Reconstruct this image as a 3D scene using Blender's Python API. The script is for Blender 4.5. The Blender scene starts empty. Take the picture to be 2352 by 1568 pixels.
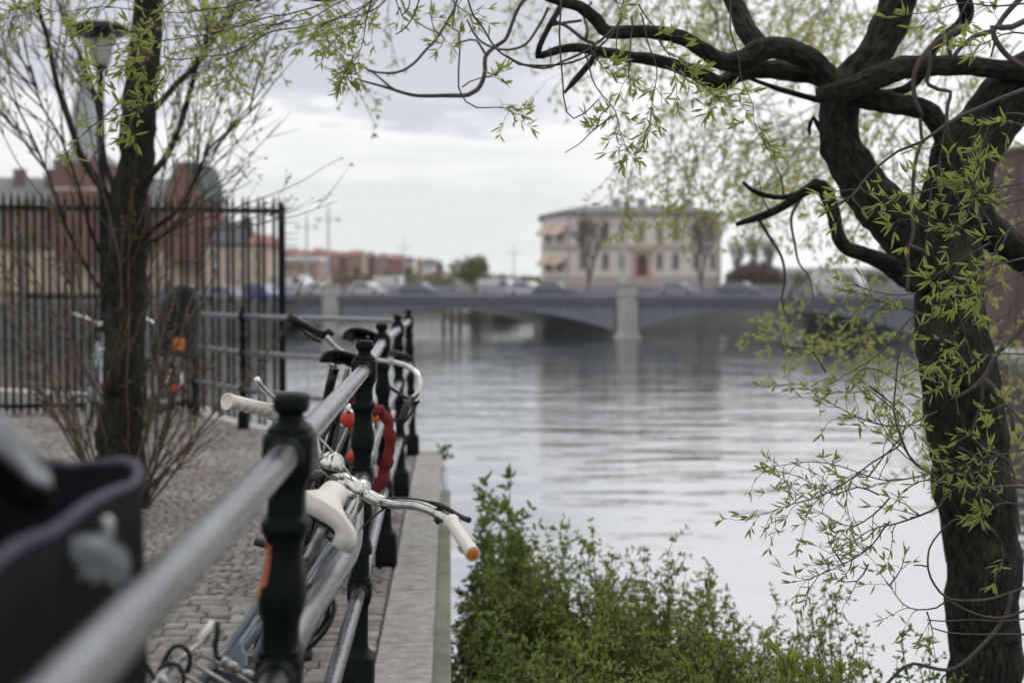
import bpy, math, random
from mathutils import Vector, Matrix, noise
random.seed(7)
R = random.Random(11)
SC = bpy.context.scene
COL = SC.collection
PI = math.pi
V = Vector

# ------------------------------------------------------------------ camera frame
FP = 3267.0                       # 50 mm on a 36 mm sensor, in units of a 2352 px wide frame
CAMZ = 1.3
PITCH = math.atan(119 / FP)
YAW = math.atan(143 / FP)
FWD = V((math.sin(YAW) * math.cos(PITCH), math.cos(YAW) * math.cos(PITCH), -math.sin(PITCH)))
RGT = V((math.cos(YAW), -math.sin(YAW), 0))
UPV = RGT.cross(FWD)
EYE = V((0, 0, CAMZ))
WATER_Z = -3.2


def at(px, py, d):
    return EYE + d * (FWD + RGT * ((px - 1176) / FP) - UPV * ((py - 784) / FP))


def atz(px, d, z):
    p = at(px, 665, d)
    p.z = z
    return p


def path(pts, d0, d1=None):
    d1 = d0 if d1 is None else d1
    n = max(1, len(pts) - 1)
    return [at(p[0], p[1], p[2] if len(p) > 2 else d0 + (d1 - d0) * i / n) for i, p in enumerate(pts)]


# ------------------------------------------------------------------ materials
def nodes_of(name):
    m = bpy.data.materials.new(name)
    m.use_nodes = True
    nt = m.node_tree
    nt.nodes.clear()
    out = nt.nodes.new('ShaderNodeOutputMaterial')
    return m, nt, nt.nodes, nt.links, out


def c4(c):
    return (c[0], c[1], c[2], 1.0)


def noise_tex(N, L, vec, scale, detail=4.0, rough=0.6, dist=0.0):
    t = N.new('ShaderNodeTexNoise')
    t.inputs['Scale'].default_value = scale
    t.inputs['Detail'].default_value = detail
    t.inputs['Roughness'].default_value = rough
    t.inputs['Distortion'].default_value = dist
    if vec is not None:
        L.new(vec, t.inputs['Vector'])
    return t


def ramp(N, L, fac, stops):
    r = N.new('ShaderNodeValToRGB')
    e = r.color_ramp.elements
    while len(e) > len(stops):
        e.remove(e[-1])
    while len(e) < len(stops):
        e.new(0.5)
    for k, (p, c) in enumerate(stops):
        e[k].position = p
        e[k].color = c4(c)
    if fac is not None:
        L.new(fac, r.inputs['Fac'])
    return r


def pmat(name, base, rough=0.6, metal=0.0, c2=None, scale=8.0, bump=0.0, bscale=60.0, stretch=None,
         spec=0.5, rvar=0.0, attr=None, coat=0.0, lo=0.35, hi=0.65):
    m, nt, N, L, out = nodes_of(name)
    b = N.new('ShaderNodeBsdfPrincipled')
    L.new(b.outputs[0], out.inputs[0])
    b.inputs['Base Color'].default_value = c4(base)
    b.inputs['Roughness'].default_value = rough
    b.inputs['Metallic'].default_value = metal
    b.inputs['Specular IOR Level'].default_value = spec
    b.inputs['Coat Weight'].default_value = coat
    if attr:
        tc = N.new('ShaderNodeAttribute')
        tc.attribute_name = attr
        vec = tc.outputs['Vector']
    else:
        tc = N.new('ShaderNodeTexCoord')
        vec = tc.outputs['Object']
    if stretch:
        mp = N.new('ShaderNodeMapping')
        mp.inputs['Scale'].default_value = stretch
        L.new(vec, mp.inputs['Vector'])
        vec = mp.outputs['Vector']
    if c2 is not None:
        n1 = noise_tex(N, L, vec, scale, 5.0, 0.65)
        r = ramp(N, L, n1.outputs['Fac'], [(lo, base), (hi, c2)])
        L.new(r.outputs['Color'], b.inputs['Base Color'])
    if rvar:
        n3 = noise_tex(N, L, vec, scale * 2.3, 4.0)
        mr = N.new('ShaderNodeMapRange')
        mr.inputs['From Min'].default_value = 0.3
        mr.inputs['From Max'].default_value = 0.7
        mr.inputs['To Min'].default_value = max(0.02, rough - rvar)
        mr.inputs['To Max'].default_value = min(1.0, rough + rvar)
        L.new(n3.outputs['Fac'], mr.inputs['Value'])
        L.new(mr.outputs['Result'], b.inputs['Roughness'])
    if bump:
        n2 = noise_tex(N, L, vec, bscale, 5.0, 0.6)
        bp = N.new('ShaderNodeBump')
        bp.inputs['Strength'].default_value = bump
        bp.inputs['Distance'].default_value = 0.01
        L.new(n2.outputs['Fac'], bp.inputs['Height'])
        L.new(bp.outputs['Normal'], b.inputs['Normal'])
    return m


def leafmat(name, ca, cb, trans, tmix=0.4, rough=0.45):
    m, nt, N, L, out = nodes_of(name)
    g = N.new('ShaderNodeNewGeometry')
    r = ramp(N, L, g.outputs['Random Per Island'], [(0.0, ca), (1.0, cb)])
    b = N.new('ShaderNodeBsdfPrincipled')
    b.inputs['Roughness'].default_value = rough
    b.inputs['Specular IOR Level'].default_value = 0.35
    L.new(r.outputs['Color'], b.inputs['Base Color'])
    t = N.new('ShaderNodeBsdfTranslucent')
    t.inputs['Color'].default_value = c4(trans)
    mx = N.new('ShaderNodeMixShader')
    mx.inputs['Fac'].default_value = tmix
    L.new(b.outputs[0], mx.inputs[1])
    L.new(t.outputs[0], mx.inputs[2])
    L.new(mx.outputs[0], out.inputs[0])
    return m


def barkmat(name, ca, cb, cc, fine=60.0):
    """fissured bark: the 'bark' attribute runs round and along each limb"""
    m, nt, N, L, out = nodes_of(name)
    a = N.new('ShaderNodeAttribute')
    a.attribute_name = 'bark'
    mp = N.new('ShaderNodeMapping')
    mp.inputs['Scale'].default_value = (1, 1, 0.27)
    L.new(a.outputs['Vector'], mp.inputs['Vector'])
    ridge = noise_tex(N, L, mp.outputs['Vector'], fine, 5.0, 0.6, 0.6)
    r = ramp(N, L, ridge.outputs['Fac'], [(0.40, ca), (0.54, tuple(.55 * q for q in cb)), (0.68, cb)])
    tc = N.new('ShaderNodeTexCoord')
    patch = noise_tex(N, L, tc.outputs['Object'], 5.0, 6.0, 0.7)
    pr = ramp(N, L, patch.outputs['Fac'], [(0.54, (0, 0, 0)), (0.66, (1, 1, 1))])
    mix = N.new('ShaderNodeMix')
    mix.data_type = 'RGBA'
    mix.inputs[7].default_value = c4(cc)
    L.new(r.outputs['Color'], mix.inputs[6])
    mul = N.new('ShaderNodeMath')
    mul.operation = 'MULTIPLY'
    mul.inputs[1].default_value = 0.55
    L.new(pr.outputs['Color'], mul.inputs[0])
    L.new(mul.outputs[0], mix.inputs[0])
    b = N.new('ShaderNodeBsdfPrincipled')
    b.inputs['Roughness'].default_value = 0.9
    b.inputs['Specular IOR Level'].default_value = 0.2
    L.new(mix.outputs[2], b.inputs['Base Color'])
    bp = N.new('ShaderNodeBump')
    bp.inputs['Strength'].default_value = 0.8
    bp.inputs['Distance'].default_value = 0.025
    L.new(ridge.outputs['Fac'], bp.inputs['Height'])
    L.new(bp.outputs['Normal'], b.inputs['Normal'])
    L.new(b.outputs[0], out.inputs[0])
    return m


M = {}
M['iron'] = pmat('black_cast_iron_paint', (0.0022, 0.0042, 0.005), 0.42, c2=(0.0045, 0.0075, 0.0085), scale=25, bump=0.5, bscale=110, rvar=0.10, spec=0.11)
M['primer'] = pmat('orange_primer', (0.42, 0.10, 0.035), 0.6, c2=(0.28, 0.06, 0.02), scale=30, bump=0.3, bscale=90)
M['pipe'] = pmat('galvanised_pipe', (0.29, 0.30, 0.32), 0.27, metal=0.97, c2=(0.225, 0.23, 0.25), scale=16, bump=0.22, bscale=120, rvar=0.07, stretch=(1, 0.25, 1))
M['pipe_far'] = pmat('painted_pipe', (0.26, 0.26, 0.30), 0.38, metal=0.6, c2=(0.17, 0.17, 0.20), scale=20, rvar=0.1)
M['chrome'] = pmat('worn_chrome', (0.72, 0.71, 0.69), 0.16, metal=1.0, c2=(0.50, 0.49, 0.46), scale=35, rvar=0.12, bump=0.05, bscale=200)
M['steel'] = pmat('dull_steel_wire', (0.42, 0.43, 0.44), 0.4, metal=0.9, c2=(0.24, 0.22, 0.20), scale=40, rvar=0.1)
M['white_rubber'] = pmat('aged_white_rubber', (0.70, 0.665, 0.61), 0.55, c2=(0.58, 0.54, 0.47), scale=18, bump=0.1, bscale=120)
M['orange_plastic'] = pmat('amber_plastic', (0.62, 0.20, 0.02), 0.35, c2=(0.5, 0.13, 0.015), scale=30)
M['red_plastic'] = pmat('red_reflector_plastic', (0.55, 0.03, 0.018), 0.3, c2=(0.42, 0.02, 0.012), scale=60)
M['red_cloth'] = pmat('red_woven_sleeve', (0.25, 0.018, 0.014), 0.85, c2=(0.11, 0.008, 0.008), scale=24, bump=0.8, bscale=120)
M['white_vinyl'] = pmat('white_vinyl', (0.72, 0.69, 0.63), 0.5, c2=(0.60, 0.56, 0.48), scale=14, bump=0.15, bscale=90)
M['black_plastic'] = pmat('black_plastic', (0.004, 0.005, 0.006), 0.40, c2=(0.008, 0.009, 0.010), scale=30, rvar=0.1, spec=0.3)
M['rubber'] = pmat('tyre_rubber', (0.014, 0.014, 0.014), 0.75, c2=(0.03, 0.029, 0.027), scale=30, bump=0.3, bscale=120)
M['black_enamel'] = pmat('black_enamel', (0.004, 0.005, 0.006), 0.25, c2=(0.008, 0.009, 0.010), scale=20, rvar=0.1, spec=0.35)
M['bar_end_sheen'] = pmat('sheen_toned_bar_end', (0.58, 0.60, 0.61), 0.18, metal=1.0, c2=(0.20, 0.21, 0.22), scale=12, rvar=0.08)  # black glossy bar end, its silver highlight put into the colour
M['blue_enamel'] = pmat('blue_grey_enamel', (0.07, 0.095, 0.12), 0.3, c2=(0.05, 0.068, 0.088), scale=25, rvar=0.1)
M['blue_light'] = pmat('pale_blue_enamel', (0.25, 0.33, 0.40), 0.35, c2=(0.19, 0.25, 0.31), scale=20, rvar=0.1)
M['pale_tyre'] = pmat('grey_tyre_wall', (0.20, 0.185, 0.16), 0.7, c2=(0.11, 0.10, 0.09), scale=30)
M['bag'] = pmat('dark_canvas', (0.0055, 0.0055, 0.008), 0.9, c2=(0.010, 0.009, 0.0125), scale=9, bump=0.5, bscale=260, spec=0.12)
M['bag_rim'] = pmat('purple_grey_webbing', (0.062, 0.048, 0.078), 0.85, c2=(0.038, 0.030, 0.048), scale=30, bump=0.4, bscale=250)
M['petal'] = pmat('grey_white_petal', (0.42, 0.46, 0.47), 0.7, c2=(0.30, 0.35, 0.36), scale=30)
M['granite'] = pmat('grey_granite', (0.40, 0.385, 0.36), 0.85, c2=(0.21, 0.20, 0.18), scale=14, bump=1.0, bscale=60, lo=.32, hi=.68)
M['concrete'] = pmat('mossy_concrete', (0.24, 0.235, 0.205), 0.9, c2=(0.135, 0.14, 0.105), scale=5, bump=0.5, bscale=80)
M['kerb'] = pmat('pale_kerb_stone', (0.50, 0.47, 0.44), 0.8, c2=(0.36, 0.34, 0.31), scale=4, bump=0.2)
M['fence'] = pmat('dark_green_black_iron', (0.004, 0.008, 0.009), 0.5, c2=(0.007, 0.012, 0.013), scale=10, spec=0.12)
M['glass'] = pmat('dark_window_glass', (0.10, 0.11, 0.125), 0.12, c2=(0.16, 0.17, 0.19), scale=0.6)
M['lamp_glass'] = leafmat('frosted_lamp_glass', (0.6, 0.6, 0.58), (0.6, 0.6, 0.58), (0.9, 0.9, 0.88), 0.7)
M['willow_bark'] = barkmat('willow_bark', (0.005, 0.0045, 0.0038), (0.050, 0.044, 0.034), (0.075, 0.071, 0.030), 80)
M['tree_bark'] = barkmat('mossy_bark', (0.008, 0.007, 0.005), (0.052, 0.045, 0.032), (0.065, 0.070, 0.040), 60)
M['twig'] = pmat('grey_brown_twig', (0.038, 0.032, 0.028), 0.8, c2=(0.085, 0.072, 0.062), scale=9, bump=0.3, bscale=90)
M['dark_twig'] = pmat('dark_twig', (0.025, 0.021, 0.018), 0.8, c2=(0.048, 0.04, 0.033), scale=6)
M['shoot'] = pmat('brown_shoot', (0.070, 0.055, 0.034), 0.8, c2=(0.115, 0.09, 0.055), scale=5)
M['bud'] = leafmat('dry_bud', (0.12, 0.065, 0.025), (0.20, 0.13, 0.045), (0.2, 0.12, 0.04), 0.2)
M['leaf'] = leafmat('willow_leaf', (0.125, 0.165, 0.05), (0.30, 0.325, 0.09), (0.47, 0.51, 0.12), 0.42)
M['leaf_far'] = leafmat('sky_paled_willow_leaf', (0.27, 0.29, 0.10), (0.40, 0.40, 0.16), (0.60, 0.62, 0.22), 0.5)  # willow leaf lightened: sky showing through the crown is put into the colour
M['shrub_leaf'] = leafmat('shrub_leaf', (0.085, 0.125, 0.032), (0.235, 0.265, 0.07), (0.35, 0.43, 0.08), 0.42)
M['shrub_leaf_b'] = leafmat('dark_shrub_leaf', (0.062, 0.105, 0.033), (0.165, 0.21, 0.060), (0.26, 0.35, 0.07), 0.40)
M['young_leaf'] = leafmat('young_shoot_leaf', (0.19, 0.22, 0.045), (0.27, 0.28, 0.07), (0.34, 0.36, 0.07), 0.4)
M['tree_leaf_a'] = leafmat('spring_tree_leaf', (0.15, 0.165, 0.06), (0.25, 0.24, 0.09), (0.2, 0.22, 0.06), 0.3)
M['tree_leaf_b'] = leafmat('olive_tree_leaf', (0.13, 0.145, 0.035), (0.21, 0.205, 0.05), (0.2, 0.22, 0.05), 0.3)
M['tree_leaf_c'] = leafmat('dark_tree_leaf', (0.055, 0.075, 0.045), (0.10, 0.115, 0.065), (0.1, 0.13, 0.05), 0.25)
M['tree_leaf_d'] = leafmat('ochre_tree_leaf', (0.21, 0.165, 0.07), (0.28, 0.215, 0.10), (0.2, 0.17, 0.06), 0.25)
M['far_twig'] = pmat('far_bare_twig', (0.13, 0.11, 0.10), 0.9, c2=(0.17, 0.15, 0.135), scale=1)
M['hedge'] = leafmat('brown_bare_hedge', (0.14, 0.11, 0.095), (0.20, 0.16, 0.135), (0.1, 0.08, 0.06), 0.1)

# ------------------------------------------------------------------ mesh helper
OFF = {}


class MB:
    def __init__(self):
        self.v = []
        self.f = []
        self.mi = []
        self.bk = None
        self.cur = 0
        self.leafmi = None

    def add(self, vs, fs, mi=None):
        o = len(self.v)
        self.v.extend([tuple(p) for p in vs])
        self.f.extend([tuple(i + o for i in f) for f in fs])
        self.mi.extend([self.cur if mi is None else mi] * len(fs))
        return o

    def quad(self, a, b, c, d):
        self.add([a, b, c, d], [(0, 1, 2, 3)])

    def box(self, c, s, rot=None, taper=1.0):
        c = V(c)
        hx, hy, hz = s[0] / 2, s[1] / 2, s[2] / 2
        vs = []
        for z in (-1, 1):
            k = taper if z > 0 else 1.0
            for x, y in ((-1, -1), (1, -1), (1, 1), (-1, 1)):
                p = V((x * hx * k, y * hy * k, z * hz))
                if rot is not None:
                    p = rot @ p
                vs.append(c + p)
        self.add(vs, [(3, 2, 1, 0), (4, 5, 6, 7), (0, 1, 5, 4), (1, 2, 6, 5), (2, 3, 7, 6), (3, 0, 4, 7)])

    def prism(self, base, off):
        """closed polygon 'base' (3d points) extruded by vector off"""
        n = len(base)
        off = V(off)
        vs = [V(p) for p in base] + [V(p) + off for p in base]
        fs = [tuple(range(n))[::-1], tuple(range(n, 2 * n))]
        for i in range(n):
            j = (i + 1) % n
            fs.append((i, j, n + j, n + i))
        self.add(vs, fs)

    def tube(self, pts, rad, n=8, closed=False, cap=True, bark=False, lump=0.0, seed=0.0):
        pts = [V(p) for p in pts]
        k = len(pts)
        if not hasattr(rad, '__len__'):
            rad = [rad] * k
        tang = []
        for i in range(k):
            if closed:
                t = pts[(i + 1) % k] - pts[i - 1]
            else:
                t = pts[min(i + 1, k - 1)] - pts[max(i - 1, 0)]
            if t.length < 1e-9:
                t = V((0, 0, 1))
            tang.append(t.normalized())
        a = tang[0].orthogonal().normalized()
        vs, bk = [], []
        s = 0.0
        for i in range(k):
            t = tang[i]
            a = a - t * a.dot(t)
            if a.length < 1e-6:
                a = t.orthogonal()
            a.normalize()
            b = t.cross(a)
            if i:
                s += (pts[i] - pts[i - 1]).length
            for j in range(n):
                th = 2 * PI * j / n
                cs, sn = math.cos(th), math.sin(th)
                r = rad[i]
                if lump:
                    q = pts[i] + (a * cs + b * sn) * r
                    fq = 1.0 / max(.03, rad[i])
                    r *= 1 + lump * (.8 * noise.noise(q * (fq * .55) + V((seed, 0, 0))) + .55 * noise.noise(q * (fq * 1.6)) + .5 * noise.noise(V((cs * 4.5 + seed, sn * 4.5, s * fq * .35))) + .3 * noise.noise(V((cs * 10, sn * 10 + seed, s * fq * .8))))
                vs.append(pts[i] + (a * cs + b * sn) * r)
                if bark:
                    bk.append((cs * rad[i] * 1.0 + seed, sn * rad[i] * 1.0, s))
        fs = []
        m = k if closed else k - 1
        for i in range(m):
            i2 = (i + 1) % k
            for j in range(n):
                j2 = (j + 1) % n
                fs.append((i * n + j, i * n + j2, i2 * n + j2, i2 * n + j))
        if cap and not closed:
            fs.append(tuple(range(n))[::-1])
            fs.append(tuple((k - 1) * n + j for j in range(n)))
        if bark:
            if self.bk is None:
                self.bk = [(0, 0, 0)] * len(self.v)
            self.bk.extend(bk)
        self.add(vs, fs)

    def lathe(self, prof, c=(0, 0, 0), n=24, shear=(0, 0), rot=None, sel=None, sel_mi=1):
        """prof: (z, half width, p) ; p = 2 round, bigger = squarer"""
        c = V(c)
        vs, fs, mis = [], [], []
        zt = prof[-1][0]
        for q in prof:
            z, hw = q[0], q[1]
            p = q[2] if len(q) > 2 else 2.0
            for j in range(n):
                th = 2 * PI * j / n
                cs, sn = math.cos(th), math.sin(th)
                k = 1.0 if p == 2.0 else (abs(cs) ** p + abs(sn) ** p) ** (-1.0 / p)
                w = V((cs * hw * k + shear[0] * z / zt, sn * hw * k + shear[1] * z / zt, z))
                if rot is not None:
                    w = rot @ w
                vs.append(c + w)
        m = len(prof)
        for i in range(m - 1):
            for j in range(n):
                j2 = (j + 1) % n
                fs.append((i * n + j, i * n + j2, (i + 1) * n + j2, (i + 1) * n + j))
                th = 2 * PI * (j + 0.5) / n
                zz = (prof[i][0] + prof[i + 1][0]) / 2
                mis.append(sel_mi if (sel and sel(th, zz)) else self.cur)
        fs.append(tuple(range(n))[::-1])
        fs.append(tuple((m - 1) * n + j for j in range(n)))
        mis += [self.cur, self.cur]
        o = len(self.v)
        self.v.extend([tuple(p) for p in vs])
        self.f.extend([tuple(i + o for i in f) for f in fs])
        self.mi.extend(mis)

    def leaf(self, b, d, nrm, L, W, curl=0.0):
        d = d.normalized()
        s = d.cross(nrm)
        if s.length < 1e-4:
            s = d.orthogonal()
        s.normalize()
        u = s.cross(d)
        o = len(self.v)
        self.v.append(tuple(b))
        for t, w in ((.22, .72), (.48, 1.0), (.78, .62)):
            c = b + d * (L * t) - u * (curl * L * t * t)
            e = u * (W * w * .35)
            self.v.append(tuple(c - e))
            self.v.append(tuple(c + s * (W * w) + e))
            self.v.append(tuple(c - s * (W * w) + e))
        self.v.append(tuple(b + d * L - u * (curl * L)))
        t = o + 10
        fs = [(o, o + 1, o + 2), (o, o + 3, o + 1), (t, o + 8, o + 7), (t, o + 7, o + 9)]
        for q in (1, 4):
            fs.append((o + q, o + q + 3, o + q + 4, o + q + 1))
            fs.append((o + q, o + q + 2, o + q + 5, o + q + 3))
        self.f.extend(fs)
        k = self.cur if self.leafmi is None else self.leafmi
        self.mi.extend([k] * len(fs))

    def build(self, name, mat, parent=None, loc=None, smooth=True, bevel=0.0, xf=None):
        off = V((0, 0, 0))
        if parent is not None:
            off = OFF[parent.name]
        elif loc is not None:
            off = V(loc)
        me = bpy.data.meshes.new(name)
        if xf is not None:
            vs = [tuple((xf @ V(p)) - off) for p in self.v]
        else:
            vs = [(p[0] - off.x, p[1] - off.y, p[2] - off.z) for p in self.v]
        me.from_pydata(vs, [], self.f)
        mats = mat if isinstance(mat, (list, tuple)) else [mat]
        for m in mats:
            me.materials.append(M[m] if isinstance(m, str) else m)
        if len(mats) > 1:
            me.polygons.foreach_set('material_index', self.mi)
        if smooth:
            me.polygons.foreach_set('use_smooth', [True] * len(me.polygons))
        if self.bk is not None:
            a = me.attributes.new('bark', 'FLOAT_VECTOR', 'POINT')
            flat = [x for t in self.bk for x in t]
            flat += [0.0] * (3 * len(self.v) - len(flat))
            a.data.foreach_set('vector', flat)
        me.update()
        o = bpy.data.objects.new(name, me)
        COL.objects.link(o)
        if parent is not None:
            o.parent = parent
        elif loc is not None:
            o.location = loc
        OFF[o.name] = off
        if bevel:
            md = o.modifiers.new('bevel', 'BEVEL')
            md.width = bevel
            md.segments = 2
            md.limit_method = 'ANGLE'
            md.angle_limit = math.radians(50)
        return o


def smooth_by_angle(o, deg=40):
    me = o.data
    me.polygons.foreach_set('use_smooth', [True] * len(me.polygons))
    try:
        me.set_sharp_from_angle(angle=math.radians(deg))
    except Exception:
        pass
    return o


def tag(o, label, cat, group=None, kind=None):
    if label:
        o['label'] = label
    if cat:
        o['category'] = cat
    if group:
        o['group'] = group
    if kind:
        o['kind'] = kind
    return o


def thing(name, loc, label, cat, group=None):
    o = bpy.data.objects.new(name, None)
    o.empty_display_size = 0.1
    COL.objects.link(o)
    o.location = loc
    OFF[o.name] = V(loc)
    return tag(o, label, cat, group)


def structure(o):
    o['kind'] = 'structure'
    return o


def cr(pts, step):
    """Catmull-Rom resampling of a list of vectors"""
    if len(pts) < 3:
        a, b = pts[0], pts[-1]
        n = max(1, int((b - a).length / step))
        return [a.lerp(b, i / n) for i in range(n + 1)]
    P = [pts[0] * 2 - pts[1]] + list(pts) + [pts[-1] * 2 - pts[-2]]
    out = []
    for i in range(1, len(P) - 2):
        p0, p1, p2, p3 = P[i - 1], P[i], P[i + 1], P[i + 2]
        n = max(1, int((p2 - p1).length / step))
        for k in range(n):
            t = k / n
            out.append(0.5 * ((2 * p1) + (p2 - p0) * t + (2 * p0 - 5 * p1 + 4 * p2 - p3) * t * t + (3 * p1 - p0 - 3 * p2 + p3) * t ** 3))
    out.append(pts[-1].copy())
    return out


def lerp_list(vals, n):
    m = len(vals) - 1
    o = []
    for i in range(n):
        t = i / max(1, n - 1) * m
        k = min(int(t), m - 1)
        o.append(vals[k] + (vals[k + 1] - vals[k]) * (t - k))
    return o


def rv(rng=R):
    while True:
        p = V((rng.uniform(-1, 1), rng.uniform(-1, 1), rng.uniform(-1, 1)))
        if 0.05 < p.length < 1:
            return p.normalized()
# ------------------------------------------------------------------ world, sun, camera
def make_world():
    w = bpy.data.worlds.new("World")
    SC.world = w
    w.use_nodes = True
    nt = w.node_tree
    N, L = nt.nodes, nt.links
    N.clear()
    out = N.new('ShaderNodeOutputWorld')
    sky = N.new('ShaderNodeTexSky')
    sky.sky_type = 'NISHITA'
    sky.sun_disc = False
    sky.sun_elevation = math.radians(48)
    sky.sun_rotation = math.radians(35)
    bg1 = N.new('ShaderNodeBackground')
    bg1.inputs['Strength'].default_value = 0.06
    L.new(sky.outputs[0], bg1.inputs['Color'])
    # overcast cloud deck over the clear sky
    tc = N.new('ShaderNodeTexCoord')
    sep = N.new('ShaderNodeSeparateXYZ')
    L.new(tc.outputs['Generated'], sep.inputs[0])

    def math_(op, a, b=None):
        n = N.new('ShaderNodeMath')
        n.operation = op
        for k, x in enumerate((a, b)):
            if x is None:
                continue
            if isinstance(x, (int, float)):
                n.inputs[k].default_value = x
            else:
                L.new(x, n.inputs[k])
        return n.outputs[0]
    z = math_('MAXIMUM', sep.outputs['Z'], 0.0)
    zz = math_('ADD', z, 0.12)
    u = math_('DIVIDE', sep.outputs['X'], zz)
    v = math_('DIVIDE', sep.outputs['Y'], zz)
    cmb = N.new('ShaderNodeCombineXYZ')
    L.new(u, cmb.inputs[0])
    L.new(v, cmb.inputs[1])
    mp = N.new('ShaderNodeMapping')
    mp.inputs['Scale'].default_value = (1.0, 1.5, 1)
    mp.inputs['Location'].default_value = (3.1, 1.7, 0)
    L.new(cmb.outputs[0], mp.inputs['Vector'])
    n1 = noise_tex(N, L, mp.outputs[0], 1.0, 7.0, 0.55, 0.4)
    n2 = noise_tex(N, L, mp.outputs[0], 2.6, 6.0, 0.6, 0.2)
    # height of a point of the deck, bent by the cloud noise and by azimuth (x)
    h = math_('ADD', z, math_('MULTIPLY', math_('SUBTRACT', n1.outputs['Fac'], 0.5), 0.17))
    h = math_('ADD', h, math_('MULTIPLY', math_('SUBTRACT', n2.outputs['Fac'], 0.5), 0.09))
    r = ramp(N, L, h, [(0.0, (0.70, 0.725, 0.73)), (0.06, (0.69, 0.71, 0.72)), (0.100, (0.80, 0.81, 0.81)),
                       (0.118, (0.84, 0.845, 0.845)), (0.138, (0.55, 0.57, 0.615)), (0.20, (0.52, 0.54, 0.595)), (0.235, (0.60, 0.615, 0.66)),
                       (0.285, (0.84, 0.85, 0.87)), (0.5, (0.95, 0.95, 0.955)), (1.0, (1.0, 1.0, 1.0))])
    # towards the right the deck is thin and bright
    az = math_('SUBTRACT', sep.outputs['X'], 0.03)
    az = math_('ADD', az, math_('MULTIPLY', math_('SUBTRACT', n1.outputs['Fac'], 0.5), 0.25))
    mr = N.new('ShaderNodeMapRange')
    mr.interpolation_type = 'SMOOTHSTEP'
    mr.inputs['From Min'].default_value = 0.01
    mr.inputs['From Max'].default_value = 0.12
    L.new(az, mr.inputs['Value'])
    mx = N.new('ShaderNodeMix')
    mx.data_type = 'RGBA'
    mx.inputs[7].default_value = (0.86, 0.865, 0.88, 1)
    L.new(math_('MULTIPLY', mr.outputs[0], 0.9), mx.inputs[0])
    L.new(r.outputs['Color'], mx.inputs[6])
    bg2 = N.new('ShaderNodeBackground')
    bg2.inputs['Strength'].default_value = 1.22
    L.new(mx.outputs[2], bg2.inputs['Color'])
    ad = N.new('ShaderNodeMixShader')
    ad.inputs['Fac'].default_value = 0.93
    L.new(bg1.outputs[0], ad.inputs[1])
    L.new(bg2.outputs[0], ad.inputs[2])
    L.new(ad.outputs[0], out.inputs['Surface'])


make_world()
sd = bpy.data.lights.new('sun', 'SUN')
sd.energy = 0.9
sd.angle = math.radians(18)
sd.color = (1.0, 0.955, 0.90)
so = bpy.data.objects.new('sun', sd)
COL.objects.link(so)
el, azs = math.radians(48), math.radians(35)
sdir = V((math.sin(azs) * math.cos(el), math.cos(azs) * math.cos(el), math.sin(el)))
so.rotation_euler = sdir.to_track_quat('Z', 'Y').to_euler()
so.location = (0, 0, 40)

cd = bpy.data.cameras.new('camera')
cam = bpy.data.objects.new('camera', cd)
COL.objects.link(cam)
cd.lens = 50
cd.sensor_width = 36
cd.clip_start = 0.05
cd.clip_end = 5000
cam.location = EYE
cam.rotation_euler = (-FWD).to_track_quat('Z', 'Y').to_euler()
cd.dof.use_dof = True
cd.dof.focus_distance = 3.8
cd.dof.aperture_fstop = 2.8
cd.dof.aperture_blades = 9
SC.camera = cam
SC.view_settings.view_transform = 'Standard'
SC.view_settings.look = 'None'
SC.view_settings.exposure = 0.06
SC.view_settings.gamma = 1.0
SC.render.engine = 'CYCLES'
SC.cycles.use_denoising = True
SC.cycles.max_bounces = 8
SC.cycles.transparent_max_bounces = 8
SC.cycles.caustics_reflective = False
SC.cycles.caustics_refractive = False
SC.cycles.sample_clamp_indirect = 6.0

# ------------------------------------------------------------------ water
def water_material():
    m, nt, N, L, out = nodes_of('river_water')
    b = N.new('ShaderNodeBsdfPrincipled')
    b.inputs['Base Color'].default_value = (0.030, 0.040, 0.045, 1)
    b.inputs['Roughness'].default_value = 0.06
    b.inputs['IOR'].default_value = 13.0
    b.inputs['Specular IOR Level'].default_value = 0.5
    tc = N.new('ShaderNodeTexCoord')

    def lay(sx, sy, rot, sc, det):
        mp = N.new('ShaderNodeMapping')
        mp.inputs['Scale'].default_value = (sx, sy, 1)
        mp.inputs['Rotation'].default_value = (0, 0, rot)
        L.new(tc.outputs['Object'], mp.inputs['Vector'])
        return noise_tex(N, L, mp.outputs[0], sc, det, 0.5, 0.3)
    a = lay(0.35, 1.0, 0.06, 0.55, 2.0)
    c = lay(0.5, 1.0, -0.12, 2.2, 2.0)
    ma = N.new('ShaderNodeMath')
    ma.operation = 'MULTIPLY_ADD'
    ma.inputs[1].default_value = 0.16
    L.new(c.outputs['Fac'], ma.inputs[0])
    L.new(a.outputs['Fac'], ma.inputs[2])
    bp = N.new('ShaderNodeBump')
    bp.inputs['Strength'].default_value = 1.0
    bp.inputs['Distance'].default_value = 0.14
    patch = lay(0.5, 1.0, 0.1, 0.035, 2.0)
    pr = N.new('ShaderNodeMapRange')
    pr.inputs['From Min'].default_value = 0.40
    pr.inputs['From Max'].default_value = 0.60
    pr.inputs['To Min'].default_value = 0.40
    pr.inputs['To Max'].default_value = 1.0
    L.new(patch.outputs['Fac'], pr.inputs['Value'])
    L.new(pr.outputs[0], bp.inputs['Strength'])
    L.new(ma.outputs[0], bp.inputs['Height'])
    L.new(bp.outputs['Normal'], b.inputs['Normal'])
    L.new(b.outputs[0], out.inputs[0])
    return m


mb = MB()
mb.quad((-900, -60, WATER_Z), (900, -60, WATER_Z), (900, 790, WATER_Z), (-900, 790, WATER_Z))
structure(mb.build('water', water_material()))

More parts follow.
